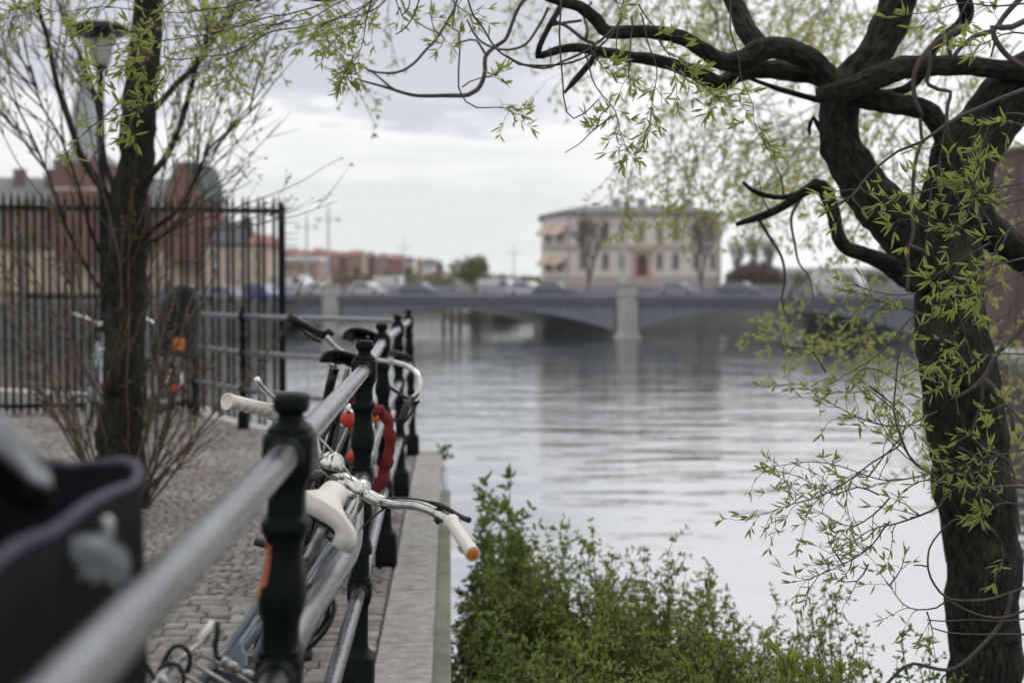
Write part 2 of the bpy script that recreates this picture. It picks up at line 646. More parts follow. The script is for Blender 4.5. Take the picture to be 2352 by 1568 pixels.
# ------------------------------------------------------------------ quay
EDGE = [V((-0.263, -3.0, 0)), V((-0.263, 11.25, 0)), V((-1.88, 13.42, 0)), V((-2.55, 14.75, 0)), V((-2.9, 15.9, 0)), V((-4.4, 16.2, 0)), V((-9.0, 18.2, 0)), V((-60, 24, 0))]
mb = MB()
GZ = -0.013
poly = [(-60, -3.0)] + [(p.x + 0.02, p.y) for p in EDGE]
mb.add([(p[0], p[1], GZ) for p in poly], [tuple(range(len(poly)))])
# earth body of the quay down under the water
n = len(EDGE)
for i in range(n - 1):
    a, b = EDGE[i], EDGE[i + 1]
    mb.quad((a.x - .01, a.y, GZ), (a.x - .01, a.y, -6), (b.x - .01, b.y, -6), (b.x - .01, b.y, GZ))
M['joint'] = pmat('mossy_joint_soil', (0.115, 0.103, 0.080), 0.95, c2=(0.085, 0.085, 0.040), scale=3.0, bump=0.8, bscale=45)
structure(mb.build('quay_ground', 'joint', smooth=False))


def sett_material():
    m, nt, N, L, out = nodes_of('granite_setts')
    g = N.new('ShaderNodeNewGeometry')
    r = ramp(N, L, g.outputs['Random Per Island'], [(0.0, (0.200, 0.190, 0.185)), (0.5, (0.275, 0.259, 0.249)), (1.0, (0.345, 0.320, 0.303))])
    tc = N.new('ShaderNodeTexCoord')
    n1 = noise_tex(N, L, tc.outputs['Object'], 30, 6, 0.7)
    n0 = noise_tex(N, L, tc.outputs['Object'], 0.9, 5, 0.6)
    mr = ramp(N, L, n1.outputs['Fac'], [(0.3, (0.62, 0.61, 0.58)), (0.7, (1.15, 1.14, 1.12))])
    mr0 = ramp(N, L, n0.outputs['Fac'], [(0.35, (0.72, 0.72, 0.68)), (0.65, (1.1, 1.08, 1.06))])
    mx = N.new('ShaderNodeMix')
    mx.data_type = 'RGBA'
    mx.blend_type = 'MULTIPLY'
    mx.inputs[0].default_value = 1
    L.new(r.outputs[0], mx.inputs[6])
    L.new(mr.outputs[0], mx.inputs[7])
    mx2 = N.new('ShaderNodeMix')
    mx2.data_type = 'RGBA'
    mx2.blend_type = 'MULTIPLY'
    mx2.inputs[0].default_value = 1
    L.new(mx.outputs[2], mx2.inputs[6])
    L.new(mr0.outputs[0], mx2.inputs[7])
    b = N.new('ShaderNodeBsdfPrincipled')
    b.inputs['Roughness'].default_value = 0.8
    L.new(mx2.outputs[2], b.inputs['Base Color'])
    bp = N.new('ShaderNodeBump')
    bp.inputs['Strength'].default_value = 0.6
    bp.inputs['Distance'].default_value = 0.01
    L.new(n1.outputs['Fac'], bp.inputs['Height'])
    L.new(bp.outputs[0], b.inputs['Normal'])
    L.new(b.outputs[0], out.inputs[0])
    return m


def edge_x(y):
    """right limit of the paving at this y"""
    for i in range(len(EDGE) - 1):
        a, b = EDGE[i], EDGE[i + 1]
        if a.y <= y <= b.y and b.y > a.y:
            t = (y - a.y) / (b.y - a.y)
            return a.x + (b.x - a.x) * t
    return -99


def sett_rows(mb, rr, y0, y1, hr, wr, gap, xl, crown, j0):
    y = y0
    while y < y1:
        h = rr.uniform(*hr)
        yc = y + h / 2
        x = edge_x(yc) - 0.004
        lim = xl(yc)
        while x > lim:
            w = rr.uniform(*wr)
            g = rr.uniform(*gap)
            zt = rr.uniform(-0.005, 0.005)
            j = lambda s: rr.uniform(-s, s)
            wob = h * .22 * noise.noise(V((x * 2.1, yc * 2.0, 0)))
            cx, cy = x - w / 2, yc + wob
            hx, hy = w / 2 - g, h / 2 - g
            ring = []
            for (ax, ay) in ((-1, -1), (0, -1), (1, -1), (1, 0), (1, 1), (0, 1), (-1, 1), (-1, 0)):
                k = 1 - (crown * .8 if ax and ay else 0)
                ring.append((ax * hx * k + j(j0), ay * hy * k + j(j0)))
            tx, ty = j(.05), j(.05)
            vs = [(cx + p[0], cy + p[1], GZ - 0.004) for p in ring]
            vs += [(cx + p[0], cy + p[1], zt - 0.010 + j(.002)) for p in ring]
            f = 1 - crown
            vs += [(cx + p[0] * f, cy + p[1] * f, zt - 0.002 + tx * p[0] + ty * p[1] + j(.0015)) for p in ring]
            vs.append((cx + j(.01), cy + j(.008), zt + 0.001))
            fs = []
            for k in range(8):
                k2 = (k + 1) % 8
                fs.append((k, k2, 8 + k2, 8 + k))
                fs.append((8 + k, 8 + k2, 16 + k2, 16 + k))
                fs.append((16 + k, 16 + k2, 24))
            mb.add(vs, fs)
            x -= w
        y += h


def setts():
    mb = MB()
    rr = random.Random(3)
    sett_rows(mb, rr, 1.0, 6.05, (.082, .115), (.085, .16), (.0015, .0045), lambda y: -3.3, .07, .004)
    sett_rows(mb, rr, 6.05, 11.2, (.042, .062), (.042, .08), (.002, .005), lambda y: -3.3 - (y - 6.05) * .3, .26, .005)
    sett_rows(mb, rr, 11.2, 16.1, (.07, .10), (.07, .12), (.003, .007), lambda y: -6.0, .24, .007)
    return mb


structure(setts().build('quay_paving', sett_material()))

# coping stones along the edge, one thing: the quay wall
qw = thing('quay_wall', (-0.15, 0, -6), 'granite quay wall with pale coping stones along the cobbled promenade', 'quay wall')
mb = MB()
WX0, WX1 = -0.262, 0.003
mb.box(((WX0 + WX1) / 2, 3.2, -3.04), (WX1 - WX0, 13.0, 5.94))
mb.build('wall_body', 'concrete', qw, smooth=False, bevel=0.006)
mb = MB()
mb.box((-0.17, 10.55, -3.04), (0.19, 1.69, 5.94))
a, b = EDGE[1], EDGE[2]
for a, b in ((EDGE[1], EDGE[2]), (EDGE[2], EDGE[3]), (EDGE[3], EDGE[4])):
    d = (b - a)
    nn = V((d.y, -d.x, 0)).normalized()
    mb.prism([a, a + nn * 0.17, b + nn * 0.17, b], (0, 0, -6))
    for k in range(len(mb.v) - 8, len(mb.v)):
        pass
o = mb.build('wall_return', 'granite', qw, smooth=False)
o.location.z -= 0.066
ys = [-2.0, -0.9, 0.1, 1.15, 2.1, 3.15, 4.2, 5.2, 6.13, 7.13, 8.2, 9.3, 10.35, 11.42]
for i in range(len(ys) - 1):
    mb = MB()
    y0, y1 = ys[i] + 0.006, ys[i + 1] - 0.006
    mb.box((-0.162, (y0 + y1) / 2, -0.03 + R.uniform(-.002, .002)), (0.198 + R.uniform(-.004, .004), y1 - y0, 0.072), Matrix.Rotation(R.uniform(-.003, .003), 3, 'Z'))
    mb.build('coping_stone', 'granite', qw, smooth=False, bevel=0.008)
for a, b in ((EDGE[1], EDGE[2]), (EDGE[2], EDGE[3]), (EDGE[3], EDGE[4])):
    d = b - a
    nn = V((d.y, -d.x, 0)).normalized()
    k = 3 if d.length > 2 else 2
    for q in range(k):
        p0, p1 = a + d * ((q + .01) / k) + nn * .006, a + d * ((q + .99) / k) + nn * .006
        mb = MB()
        mb.prism([p0 + V((0, 0, -.06)), p0 + nn * .19 + V((0, 0, -.06)), p1 + nn * .19 + V((0, 0, -.06)), p1 + V((0, 0, -.06))], (0, 0, 0.067))
        mb.build('coping_stone', 'kerb', qw, smooth=False, bevel=0.008)

# pale kerb beyond the fence
mb = MB()
ka, kb = V((-6.4, 17.75, 0)), V((-3.35, 15.72, 0))
dk = (kb - ka).normalized()
nk = V((-dk.y, dk.x, 0))
mb.prism([ka + V((0, 0, -.05)), kb + V((0, 0, -.05)), kb + nk * .3 + V((0, 0, -.05)), ka + nk * .3 + V((0, 0, -.05))], (0, 0, 0.16))
tag(mb.build('stone_kerb', 'kerb', loc=(-4.9, 16.8, -.05), smooth=False, bevel=0.012), 'pale stone kerb lying behind the spiked iron fence', 'kerb')

# the bank below the quay wall, where shrubs and the willow root
mb = MB()
g = []
nx, ny = 14, 16
for i in range(nx + 1):
    for j in range(ny + 1):
        x = 0.0 + 6.0 * i / nx
        y = -2 + 11.5 * j / ny
        z = -1.75 - 0.9 * (max(0, x - 2.6) / 3.4) ** 1.3 * 1.6 - 1.2 * max(0, (y - 7.5) / 2) + 0.06 * noise.noise(V((x, y, 3)))
        g.append((x, y, z))
fs = []
for i in range(nx):
    for j in range(ny):
        q = i * (ny + 1) + j
        fs.append((q, q + ny + 1, q + ny + 2, q + 1))
mb.add(g, fs)
M['soil'] = pmat('bank_soil', (0.045, 0.038, 0.024), 0.95, c2=(0.055, 0.062, 0.024), scale=1.5, bump=0.6, bscale=25)
structure(mb.build('river_bank', 'soil'))

# ------------------------------------------------------------------ railing
POST = [(0, .050, 9), (.004, .0515, 9), (.15, .0515, 9), (.154, .0498, 8), (.158, .044, 7), (.172, .033, 6), (.182, .0290, 6), (.30, .0275, 6), (.312, .029, 6), (.33, .036, 7),
        (.345, .038, 7), (.388, .038, 7), (.392, .034, 6), (.402, .034, 6), (.406, .0285, 6), (.474, .0275, 6), (.477, .036, 6), (.49, .037, 6), (.502, .034, 6),
        (.52, .0285, 6), (.55, .0275, 5), (.575, .033, 4), (.593, .036, 4), (.61, .0355, 4), (.64, .030, 5), (.67, .0275, 6), (.684, .030, 6), (.692, .036, 7),
        (.735, .036, 7), (.738, .033, 6), (.748, .033, 6), (.752, .0275, 6), (.79, .0275, 6), (.80, .031, 4.5), (.815, .0355, 4), (.832, .0368, 4), (.85, .0352, 4),
        (.87, .030, 4.5), (.89, .0272, 5), (.912, .0275, 5), (.928, .0325, 6), (.932, .036, 7), (.944, .0365, 7), (.950, .033, 6), (.954, .0285, 6), (.985, .0275, 6),
        (.998, .029, 6), (1.012, .0355, 7), (1.024, .039, 8), (1.074, .039, 8), (1.080, .0365, 7), (1.083, .0335, 6), (1.088, .0335, 6), (1.093, .029, 5), (1.100, .0205, 3),
        (1.108, .0190, 2.6), (1.111, .0205, 3), (1.1135, .0245, 3), (1.119, .0276, 3), (1.130, .0280, 3), (1.1375, .0262, 3), (1.1415, .0220, 2.6), (1.1428, .015, 2.2), (1.1432, .003, 2)]


def post_mesh(mb, base, top_dx, sel=None, hooks=(), top_dy=0.0):
    mb.lathe(POST, base, 32, (top_dx, top_dy), None, sel)


PO = {'A0': (-0.245, -0.15, -.236, 0), 'A': (-.300, 2.19, -.242, 0), 'B': (-.292, 4.44, -.264, 0), 'C': (-.301, 6.69, -.319, 0), 'D': (-.306, 8.94, -.326, 0), 'E': (-.291, 11.18, -.325, 0)}
QR = thing('railing', (-0.3, 5.5, 0), 'black cast iron railing with three galvanised pipe rails leading away along the quay edge', 'railing')
RZ = (1.05, 0.713, 0.362)


def sel_primer(th, z):
    d = (th - PI) % (2 * PI)
    d = d - 2 * PI if d > PI else d
    e = 0.50 + 0.55 * max(0, math.sin((z - .82) / .115 * PI)) + 0.10 * math.sin(z * 213)
    if 0.822 < z < 0.925:
        return -0.45 < d < e
    return 0.925 <= z < 0.945 and -0.2 < d < 0.72


for k in ('A0', 'A', 'B', 'C', 'D', 'E'):
    x, y, tx, _ = PO[k]
    mb = MB()
    post_mesh(mb, (x, y, 0), tx - x, sel_primer if k == 'A' else None)
    # short cast sockets that hold the pipes
    for z in RZ:
        px = x + (tx - x) * z / 1.14
        for s in (-1, 1):
            q = .062 if s < 0 else .046
            mb.tube([(px, y + s * .034, z), (px, y + s * q * .72, z), (px, y + s * q, z)], [.032, .0285, .0242], 16, cap=False)
    o = mb.build('post', ['iron', 'primer'], QR)
    smooth_by_angle(o, 38)
    if k == 'A':
        o['label'] = 'nearest post, paint chipped to orange primer on its left side'
ks = ['A0', 'A', 'B', 'C', 'D', 'E']
for i in range(5):
    a, b = PO[ks[i]], PO[ks[i + 1]]
    for q, z in enumerate(RZ):
        pa = V((a[0] + (a[2] - a[0]) * z / 1.14, a[1] + .03, z))
        pb = V((b[0] + (b[2] - b[0]) * z / 1.14, b[1] - .03, z))
        mb = MB()
        if i == 1 and q == 1:
            # the middle rail has been bent outwards where bikes lean on it
            pts = cr([pa, at(700, 1422, 2.42), at(752, 1345, 2.75), at(793, 1282, 3.0), at(808, 1240, 3.25), at(814, 1180, 3.6), at(818, 1130, 4.0), pb], 0.05)
            mb.tube(pts, .0235, 20)
            o = mb.build('rail', 'pipe', QR)
            o['label'] = 'middle rail bent outwards behind the white saddle'
            continue
        ln = [pa.lerp(pb, t / 10) for t in range(11)]
        mb.tube(ln, .0214, 20)
        mb.build('rail', 'pipe', QR)

# railing turning left at the end of the quay
LR = [PO['E'][0:2], (-1.93, 13.38), (-2.63, 14.78)]
CR = thing('railing', (-1.93, 13.38, 0), 'short stretch of iron railing turning left between the last quay post and the spiked fence', 'railing')
for (x, y) in LR[1:]:
    mb = MB()
    post_mesh(mb, (x, y, 0), 0.0)
    smooth_by_angle(mb.build('post', ['iron', 'primer'], CR), 38)
for i in range(2):
    for z in RZ:
        a, b = V((*LR[i], z)), V((*LR[i + 1], z))
        d = (b - a).normalized() * .03
        a = a + d
        b = b - d
        mb = MB()
        mb.tube([a.lerp(b, t / 6) for t in range(7)], .024, 14)
        mb.build('rail', 'pipe_far', CR)
# ------------------------------------------------------------------ bicycles
def circ(c, r, n=40, a0=0.0, a1=2 * PI, closed=True):
    m = n if closed else n + 1
    return [V((c[0], c[1] + r * math.cos(a0 + (a1 - a0) * i / n), c[2] + r * math.sin(a0 + (a1 - a0) * i / n))) for i in range(m)]


def seg(p, q, k=6):
    p, q = V(p), V(q)
    return [p.lerp(q, i / k) for i in range(k + 1)]


def saddle_mesh(W=0.10, L0=-0.12, L1=0.15, drop=0.06, lip=.012, nose=.021):
    """sprung saddle: shell with thick rim, narrow nose"""
    mb = MB()
    rows, nc = 18, 15
    out, inn = [], []
    for i in range(rows + 1):
        t = i / rows
        y = L0 + (L1 - L0) * t
        # half width: rounded back, waist, nose
        back = min(1.0, math.sqrt(max(0.0, 1 - (1 - min(1, t / .16)) ** 2)))
        w = (W * (1 - min(1, max(0, (t - .18) / .55)) ** 1.0 * .78) if t > .18 else W) * (0.82 + 0.18 * back)
        w = max(w, nose)
        if t > .9:
            w *= math.sqrt(max(0.05, 1 - ((t - .9) / .1) ** 2 * .8))
        dp = drop * (1.0 - .25 * t)
        cz = -.014 * math.sin(PI * min(1, t * 1.1)) + (0.006 * (1 - t / .2) ** 2 if t < .2 else 0) - (.03 * ((t - .85) / .15) ** 2 if t > .85 else 0)
        ro, ri = [], []
        for j in range(nc + 1):
            a = -1 + 2 * j / nc
            th = a * PI * .5
            x = w * math.copysign(abs(math.sin(th)) ** .75, th)
            z = cz - dp * (1 - abs(math.cos(th)) ** .6)
            ro.append(V((x, y, z)))
            ri.append(V((x * (1 - min(.3, lip * 8)), y * .96, z - lip * abs(math.cos(th)) * (1 if t < .5 else .6) - .002)))
        out.append(ro)
        inn.append(ri)
    vs = [p for r in out for p in r] + [p for r in inn for p in r]
    k = nc + 1
    o = (rows + 1) * k
    fs, fi = [], []
    for i in range(rows):
        for j in range(nc):
            fs.append((i * k + j, i * k + j + 1, (i + 1) * k + j + 1, (i + 1) * k + j))
            fi.append((o + i * k + j, o + (i + 1) * k + j, o + (i + 1) * k + j + 1, o + i * k + j + 1))
        fs.append((i * k, (i + 1) * k, o + (i + 1) * k, o + i * k))
        fs.append((i * k + nc, o + i * k + nc, o + (i + 1) * k + nc, (i + 1) * k + nc))
    for j in range(nc):
        fs.append((j, o + j, o + j + 1, j + 1))
        q = rows * k
        fs.append((q + j, q + j + 1, o + q + j + 1, o + q + j))
    mb.add(vs, fs + fi)
    mb.mi[len(fs):] = [1] * len(fi)
    return mb


def bicycle(x0, y0, heading, lean, label, frame='black_enamel', guard='black_plastic', saddle='black_plastic', sz=0.95,
            bar='auto', carrier='auto', lamp=True, saddle_at=None, group='bicycles leaning on the railings', rim='steel', saddle_tilt=0.0):
    root = thing('bicycle', (x0, y0, 0), label, 'bicycle', group)
    X = Matrix.Translation((x0, y0, 0)) @ Matrix.Rotation(-heading, 4, 'Z') @ Matrix.Rotation(lean, 4, 'Y')
    R0 = 0.335
    axles = ((0, R0), (1.06, R0))
    for k, (ay, az) in enumerate(axles):
        w = MB()
        w.tube([V((-.05, ay, az)), V((-.03, ay, az)), V((.03, ay, az)), V((.05, ay, az))], [.012, .022, .022, .012], 10)
        for q in range(24):
            a = 2 * PI * q / 24
            s = .024 if q % 2 else -.024
            a2 = a + (.35 if q % 4 < 2 else -.35)
            w.tube([V((s, ay + .02 * math.cos(a2), az + .02 * math.sin(a2))), V((0, ay + .305 * math.cos(a), az + .305 * math.sin(a)))], .0011, 3, cap=False)
        wo = w.build('wheel', 'steel', root, xf=X)
        t = MB()
        t.tube(circ((0, ay, az), R0 - .018, 44), .018, 10, closed=True)
        t.build('tyre', 'rubber', wo, xf=X)
        t = MB()
        t.tube(circ((0, ay, az), R0 - .04, 44), [.010] * 44, 8, closed=True)
        t.build('rim', rim, wo, xf=X)
        g = MB()
        a0, a1 = ((-.15, PI * 1.02) if k == 0 else (.1, PI * .95))
        arc = circ((0, ay, az), R0 + .018, 26, a0, a1, False)
        rows = []
        for p in arc:
            c = V((0, ay, az))
            d = (p - c).normalized()
            rows.append([p + V((s * .027, 0, 0)) - d * (.016 * s * s) for s in (-1, -.6, 0, .6, 1)])
        vs = [p for r in rows for p in r]
        fs = []
        for i in range(len(rows) - 1):
            for j in range(4):
                fs.append((i * 5 + j, i * 5 + j + 1, i * 5 + j + 6, i * 5 + j + 5))
        g.add(vs, fs)
        for s in (-1, 1):
            for aa in ((2.5, 1.7) if k == 0 else (0.6,)):
                q = circ((s * .028, ay, az), R0 + .004, 4, aa, aa + .01, False)[0]
                g.tube(seg((s * .045, ay, az), q, 2), .0025, 5)
        go = g.build('mudguard', guard, root, xf=X)
        md = go.modifiers.new('thickness', 'SOLIDIFY')
        md.thickness = .0015
    f = MB()
    bb = (0, .45, .28)
    st = (0, .27, sz - .22)
    ht, hb = (0, .865, .80), (0, .91, .62)
    f.tube(seg(bb, st), .015, 12)
    f.tube(seg(bb, hb), .017, 12)
    f.tube(seg((0, .345, .56), ht), .015, 12)
    f.tube(seg(ht, hb), .019, 12)
    for s in (-1, 1):
        f.tube(cr([V((s * .012, .28, sz - .26)), V((s * .05, .14, .52)), V((s * .058, 0, R0))], .05), .0085, 8)
        f.tube(cr([V((s * .03, .44, .28)), V((s * .05, .2, .30)), V((s * .058, 0, R0))], .05), .0095, 8)
    f.build('frame', frame, root, xf=X)
    fk = MB()
    for s in (-1, 1):
        fk.tube(cr([V((s * .035, .92, .60)), V((s * .052, .965, .48)), V((s * .056, 1.06, R0))], .04), .011, 8)
    fk.tube(seg((-.04, .92, .605), (.04, .92, .605), 2), .015, 8)
    fk.build('fork', frame, root, xf=X)
    ck = MB()
    ck.tube([V((.035, bb[1] + .09 * math.cos(a * PI / 12), bb[2] + .09 * math.sin(a * PI / 12))) for a in range(24)], .004, 6, closed=True)
    for s in (-1, 1):
        ck.tube(seg((s * .055, bb[1], bb[2]), (s * .075, bb[1] + s * .16, bb[2] - .05 * s), 3), .009, 8)
        ck.box((s * .125, bb[1] + s * .16, bb[2] - .05 * s), (.09, .07, .022))
    ck.tube(seg((-.06, bb[1], bb[2]), (.06, bb[1], bb[2]), 2), .018, 10)
    ck.build('crank', 'black_plastic', root, xf=X)
    cg = MB()
    for s in (.03, .045):
        cg.prism([V((s, -.06, R0 - .045)), V((s, bb[1] + .1, bb[2] - .11)), V((s, bb[1] + .14, bb[2])), V((s, bb[1] + .1, bb[2] + .11)), V((s, -.06, R0 + .05))], (.0015, 0, 0))
    cg.build('chain_guard', guard, root, xf=X)
    # seat post, saddle
    sp = MB()
    sp.tube(seg(st, (0, .235, sz - .05)), .0125, 12)
    sp.tube(seg((0, .273, sz - .235), (0, .268, sz - .205), 2), .021, 12)
    sp.build('seat_post', 'steel' if saddle == 'white_vinyl' else 'chrome', root, xf=X)
    S = X @ Matrix.Translation((0, .22, sz)) @ Matrix.Rotation(saddle_tilt, 4, 'X')
    if saddle_at is not None:
        q = X.inverted() @ saddle_at
        S = X @ Matrix.Translation((q.x, q.y + .14, q.z)) @ Matrix.Rotation(saddle_tilt, 4, 'X')
    so_ = (saddle_mesh(.103, -.15, .175, .066, .034, .032) if saddle == 'white_vinyl' else saddle_mesh()).build('saddle', [saddle, 'black_plastic'], root, xf=S)
    sb = MB()
    for s in (-1, 1):
        sb.tube(cr([V((s * .012, .12, -.035)), V((s * .02, .04, -.055)), V((s * .03, -.05, -.06)), V((s * .05, -.095, -.045))], .02), .0035, 6)
        sb.tube([V((s * .05 + .012 * math.cos(q * .9), -.085 + .012 * math.sin(q * .9), -.075 + q * .0022)) for q in range(24)], .0022, 5)
    sb.box((0, .0, -.045), (.10, .19, .006))
    sb.tube(seg((-.035, .0, -.055), (.035, .0, -.055), 2), .011, 8)
    sb.build('saddle_spring', 'black_enamel', so_, xf=S)
    if lamp:
        lm = MB()
        lm.tube([V((0, -.352, .47)), V((0, -.362, .47)), V((0, -.376, .47)), V((0, -.382, .47))], [.030, .036, .036, .028], 20)
        lm.build('rear_reflector', 'red_plastic', root, xf=X)
        lm = MB()
        lm.tube(cr([V((0, -.352, .47)), V((0, -.31, .49)), V((0, -.27, .56))], .03), .006, 6)
        lm.build('reflector_bracket', 'steel', root, xf=X)
    if carrier == 'auto':
        c = MB()
        for s in (-.055, -.02, .02, .055):
            c.tube(seg((s, -.28, .735), (s, .12, .735), 4), .004, 6)
        for y in (-.28, -.1, .12):
            c.tube(seg((-.06, y, .735), (.06, y, .735), 2), .004, 6)
        for s in (-1, 1):
            c.tube(cr([V((s * .06, -.24, .735)), V((s * .062, -.2, .6)), V((s * .058, 0, R0))], .06), .0045, 6)
        c.build('carrier', 'steel', root, xf=X)
    if bar == 'auto':
        b = MB()
        b.tube(seg((0, .85, .86), (0, .83, .98), 3), .0125, 10)
        b.tube(seg((0, .83, .965), (0, .89, .985), 2), .014, 10)
        pts = cr([V((-.30, .70, 1.06)), V((-.28, .80, 1.06)), V((-.15, .90, 1.03)), V((0, .90, .99)), V((.15, .90, 1.03)), V((.28, .80, 1.06)), V((.30, .70, 1.06))], .03)
        b.tube(pts, .011, 10)
        b.build('handlebar', 'chrome', root, xf=X)
        for s in (-1, 1):
            g = MB()
            g.tube(seg((s * .297, .725, 1.06), (s * .303, .60, 1.06), 4), .0165, 12)
            g.build('grip', 'black_plastic', root, xf=X)
            g = MB()
            g.tube(cr([V((s * .27, .83, 1.05)), V((s * .30, .80, 1.04)), V((s * .315, .68, 1.035))], .02), .005, 6)
            g.build('brake_lever', 'black_plastic', root, xf=X)
    return root, X


def ribbed_grip(a, b, r, n=28, waves=5, amp=.0014, flange=True):
    """hand grip from inner end a to outer end b, finger waves underneath and grooves along it"""
    mb = MB()
    a, b = V(a), V(b)
    d = (b - a)
    L = d.length
    d.normalize()
    u = d.cross(V((0, 0, 1))).normalized()
    w = u.cross(d)          # roughly up
    rings = 46
    vs, fs = [], []
    for i in range(rings + 1):
        t = i / rings
        rr = r * (1 - .06 * math.sin(PI * t))
        if flange and t < .07:
            rr *= 1.18
        if t > .95:
            rr *= 1.08
        for j in range(n):
            th = 2 * PI * j / n
            cu, cw = math.cos(th), math.sin(th)
            k = rr
            if cw < 0 and .1 < t < .92:
                k -= amp * (1 - math.cos(2 * PI * waves * (t - .1) / .82)) * (-cw)
            if cw > .1 and .1 < t < .95 and j % 3 == 0:
                k -= .0009
            vs.append(a + d * (L * t) + (u * cu + w * cw) * k)
    for i in range(rings):
        for j in range(n):
            j2 = (j + 1) % n
            fs.append((i * n + j, i * n + j2, (i + 1) * n + j2, (i + 1) * n + j))
    fs.append(tuple(range(n))[::-1])
    # outer end: raised lip and sunken disc
    o = len(vs)
    for (k, dz) in ((.78, 0.0), (.74, -.002)):
        for j in range(n):
            th = 2 * PI * j / n
            vs.append(a + d * (L + dz) + (u * math.cos(th) + w * math.sin(th)) * r * k)
    q = rings * n
    for j in range(n):
        j2 = (j + 1) % n
        fs.append((q + j, q + j2, o + j2, o + j))
        fs.append((o + j, o + j2, o + n + j2, o + n + j))
    fs.append(tuple(o + n + j for j in range(n)))
    mb.add(vs, fs)
    return mb, d, u, w


# the nearest whole bicycle: white saddle and grips, threaded through the railing
B1, X1 = bicycle(-.705, 2.66, .075, math.radians(28), 'bicycle with white grips, white saddle and chrome bar poking through the railing',
                 frame='blue_enamel', guard='black_plastic', saddle='white_vinyl', sz=.995, bar=None, carrier=None, lamp=False, saddle_at=at(731, 1150, 2.76))
LG = [(632, 946, 3.24), (521, 921, 3.12)]
RG = [(1037, 1198, 3.18), (1086, 1272, 3.03)]
for pr in (LG, RG):
    a, b = at(*pr[0]), at(*pr[1])
    g, d, u, w = ribbed_grip(a, b, .0178 if pr is LG else .0160, waves=5 if pr is LG else 8, amp=.0030 if pr is LG else .0002)
    go = smooth_by_angle(g.build('grip', 'white_rubber', B1), 50)
    if pr is RG:
        e = MB()
        e.tube([b - d * .003, b + d * .0012, b + d * .0022], [.0128, .0128, .010], 20)
        e.build('end_reflector', 'orange_plastic', go)
hb = path([(640, 948, 3.25), (668, 956, 3.28), (700, 968, 3.32), (719, 992, 3.35), (727, 1040, 3.38), (752, 1078, 3.42), (800, 1111, 3.45), (836, 1133, 3.44), (872, 1150, 3.42), (905, 1157, 3.37),
           (955, 1160, 3.31), (992, 1172, 3.26), (1018, 1186, 3.22), (1040, 1203, 3.17)], 3.3)
mb = MB()
pts = cr(hb, .012)
mb.tube(pts, .0122, 16)
mb.tube(path([(834, 1131, 3.44), (850, 1140, 3.435), (868, 1149, 3.43), (884, 1153, 3.41)], 3.4), [.0128, .0165, .0158, .0128], 18)
# clamp of the right brake lever
mb.tube(path([(1003, 1177, 3.243), (1011, 1182, 3.235), (1019, 1187, 3.225)], 3.2), [.0135, .0138, .0135], 16)
HB = mb.build('handlebar', 'chrome', B1)
# stem: forward clamp and quill down into the head tube
mb = MB()
ca, cb = at(776, 1098, 3.44), at(830, 1130, 3.445)
mb.tube([ca.lerp(cb, t) for t in (0, .06, .12, .5, .88, .94, 1)], [.014, .020, .0222, .0232, .0222, .020, .014], 20)
top = ca.lerp(cb, .5)
qd = X1 @ V((0, .865, .80))
mid = X1 @ V((0, .842, .93))
mb.tube(cr([top + V((-.002, -.012, -.004)), at(788, 1140, 3.44), mid, qd], .015), [.0215, .0205, .019, .0175, .0165, .016] + [.0155] * (len(cr([top + V((-.002, -.012, -.004)), at(788, 1140, 3.44), mid, qd], .015)) - 6), 18)
mb.build('stem', 'chrome', B1)
mb = MB()
p = at(786, 1138, 3.425)
mb.tube([p, p + V((.004, -.006, .001))], [.007, .0062], 6)
mb.build('clamp_bolt', 'steel', B1)
# bell
bn = (V((.28, -.35, .9))).normalized()
bc = at(762, 1064, 3.385)
bq = bn.to_track_quat('Z', 'Y').to_matrix()
mb = MB()
mb.lathe([(-.004, .0292), (0, .0305), (.005, .0302), (.014, .0272), (.021, .0215), (.0255, .0135), (.0272, .0065), (.0297, .0055), (.031, .002)], bc, 28, rot=bq)
bo = mb.build('bell', 'chrome', B1)
mb = MB()
mb.lathe([(-.020, .010), (-.013, .025), (-.0045, .0272)], bc, 20, rot=bq)
mb.tube([bc - bn * .012, at(757, 1084, 3.41)], .009, 10)
mb.build('bell_base', 'black_plastic', bo)
# brake levers and cables
mb = MB()
lp = cr(path([(589, 869, 3.14), (598, 884, 3.16), (620, 906, 3.20), (650, 930, 3.24), (672, 950, 3.28)], 3.2), .01)
n_ = len(lp)
mb.tube(lp, [(.0085 if i < 2 else .0066) * (1.0 if i > 0 else .75) for i in range(n_)], 12)
mb.build('brake_lever', 'chrome', B1)
mb = MB()
lp = cr(path([(985, 1152, 3.25), (1012, 1161, 3.235), (1040, 1175, 3.21), (1062, 1188, 3.18), (1078, 1194, 3.16)], 3.2), .008)
mb.tube(lp, lerp_list([.0035, .0062, .0062, .0048, .0062, .0066], len(lp)), 12)
mb.tube(path([(1001, 1190, 3.23), (1009, 1200, 3.225)], 3.2), .007, 8)
mb.build('brake_lever', 'black_plastic', B1)
mb = MB()
mb.tube(cr(path([(985, 1152, 3.26), (955, 1146, 3.30), (918, 1143, 3.34), (885, 1144, 3.40)], 3.3), .02), .0026, 8)
mb.tube(cr(path([(886, 1165, 3.40), (862, 1182, 3.38), (838, 1204, 3.36), (812, 1235, 3.3), (775, 1283, 3.15), (700, 1350, 2.95)], 3.3), .02), .0026, 8)
mb.tube(path([(884, 1148, 3.402), (887, 1166, 3.402)], 3.4), .0124, 14, cap=False)
mb.build('brake_cable', 'black_plastic', B1)
mb = MB()
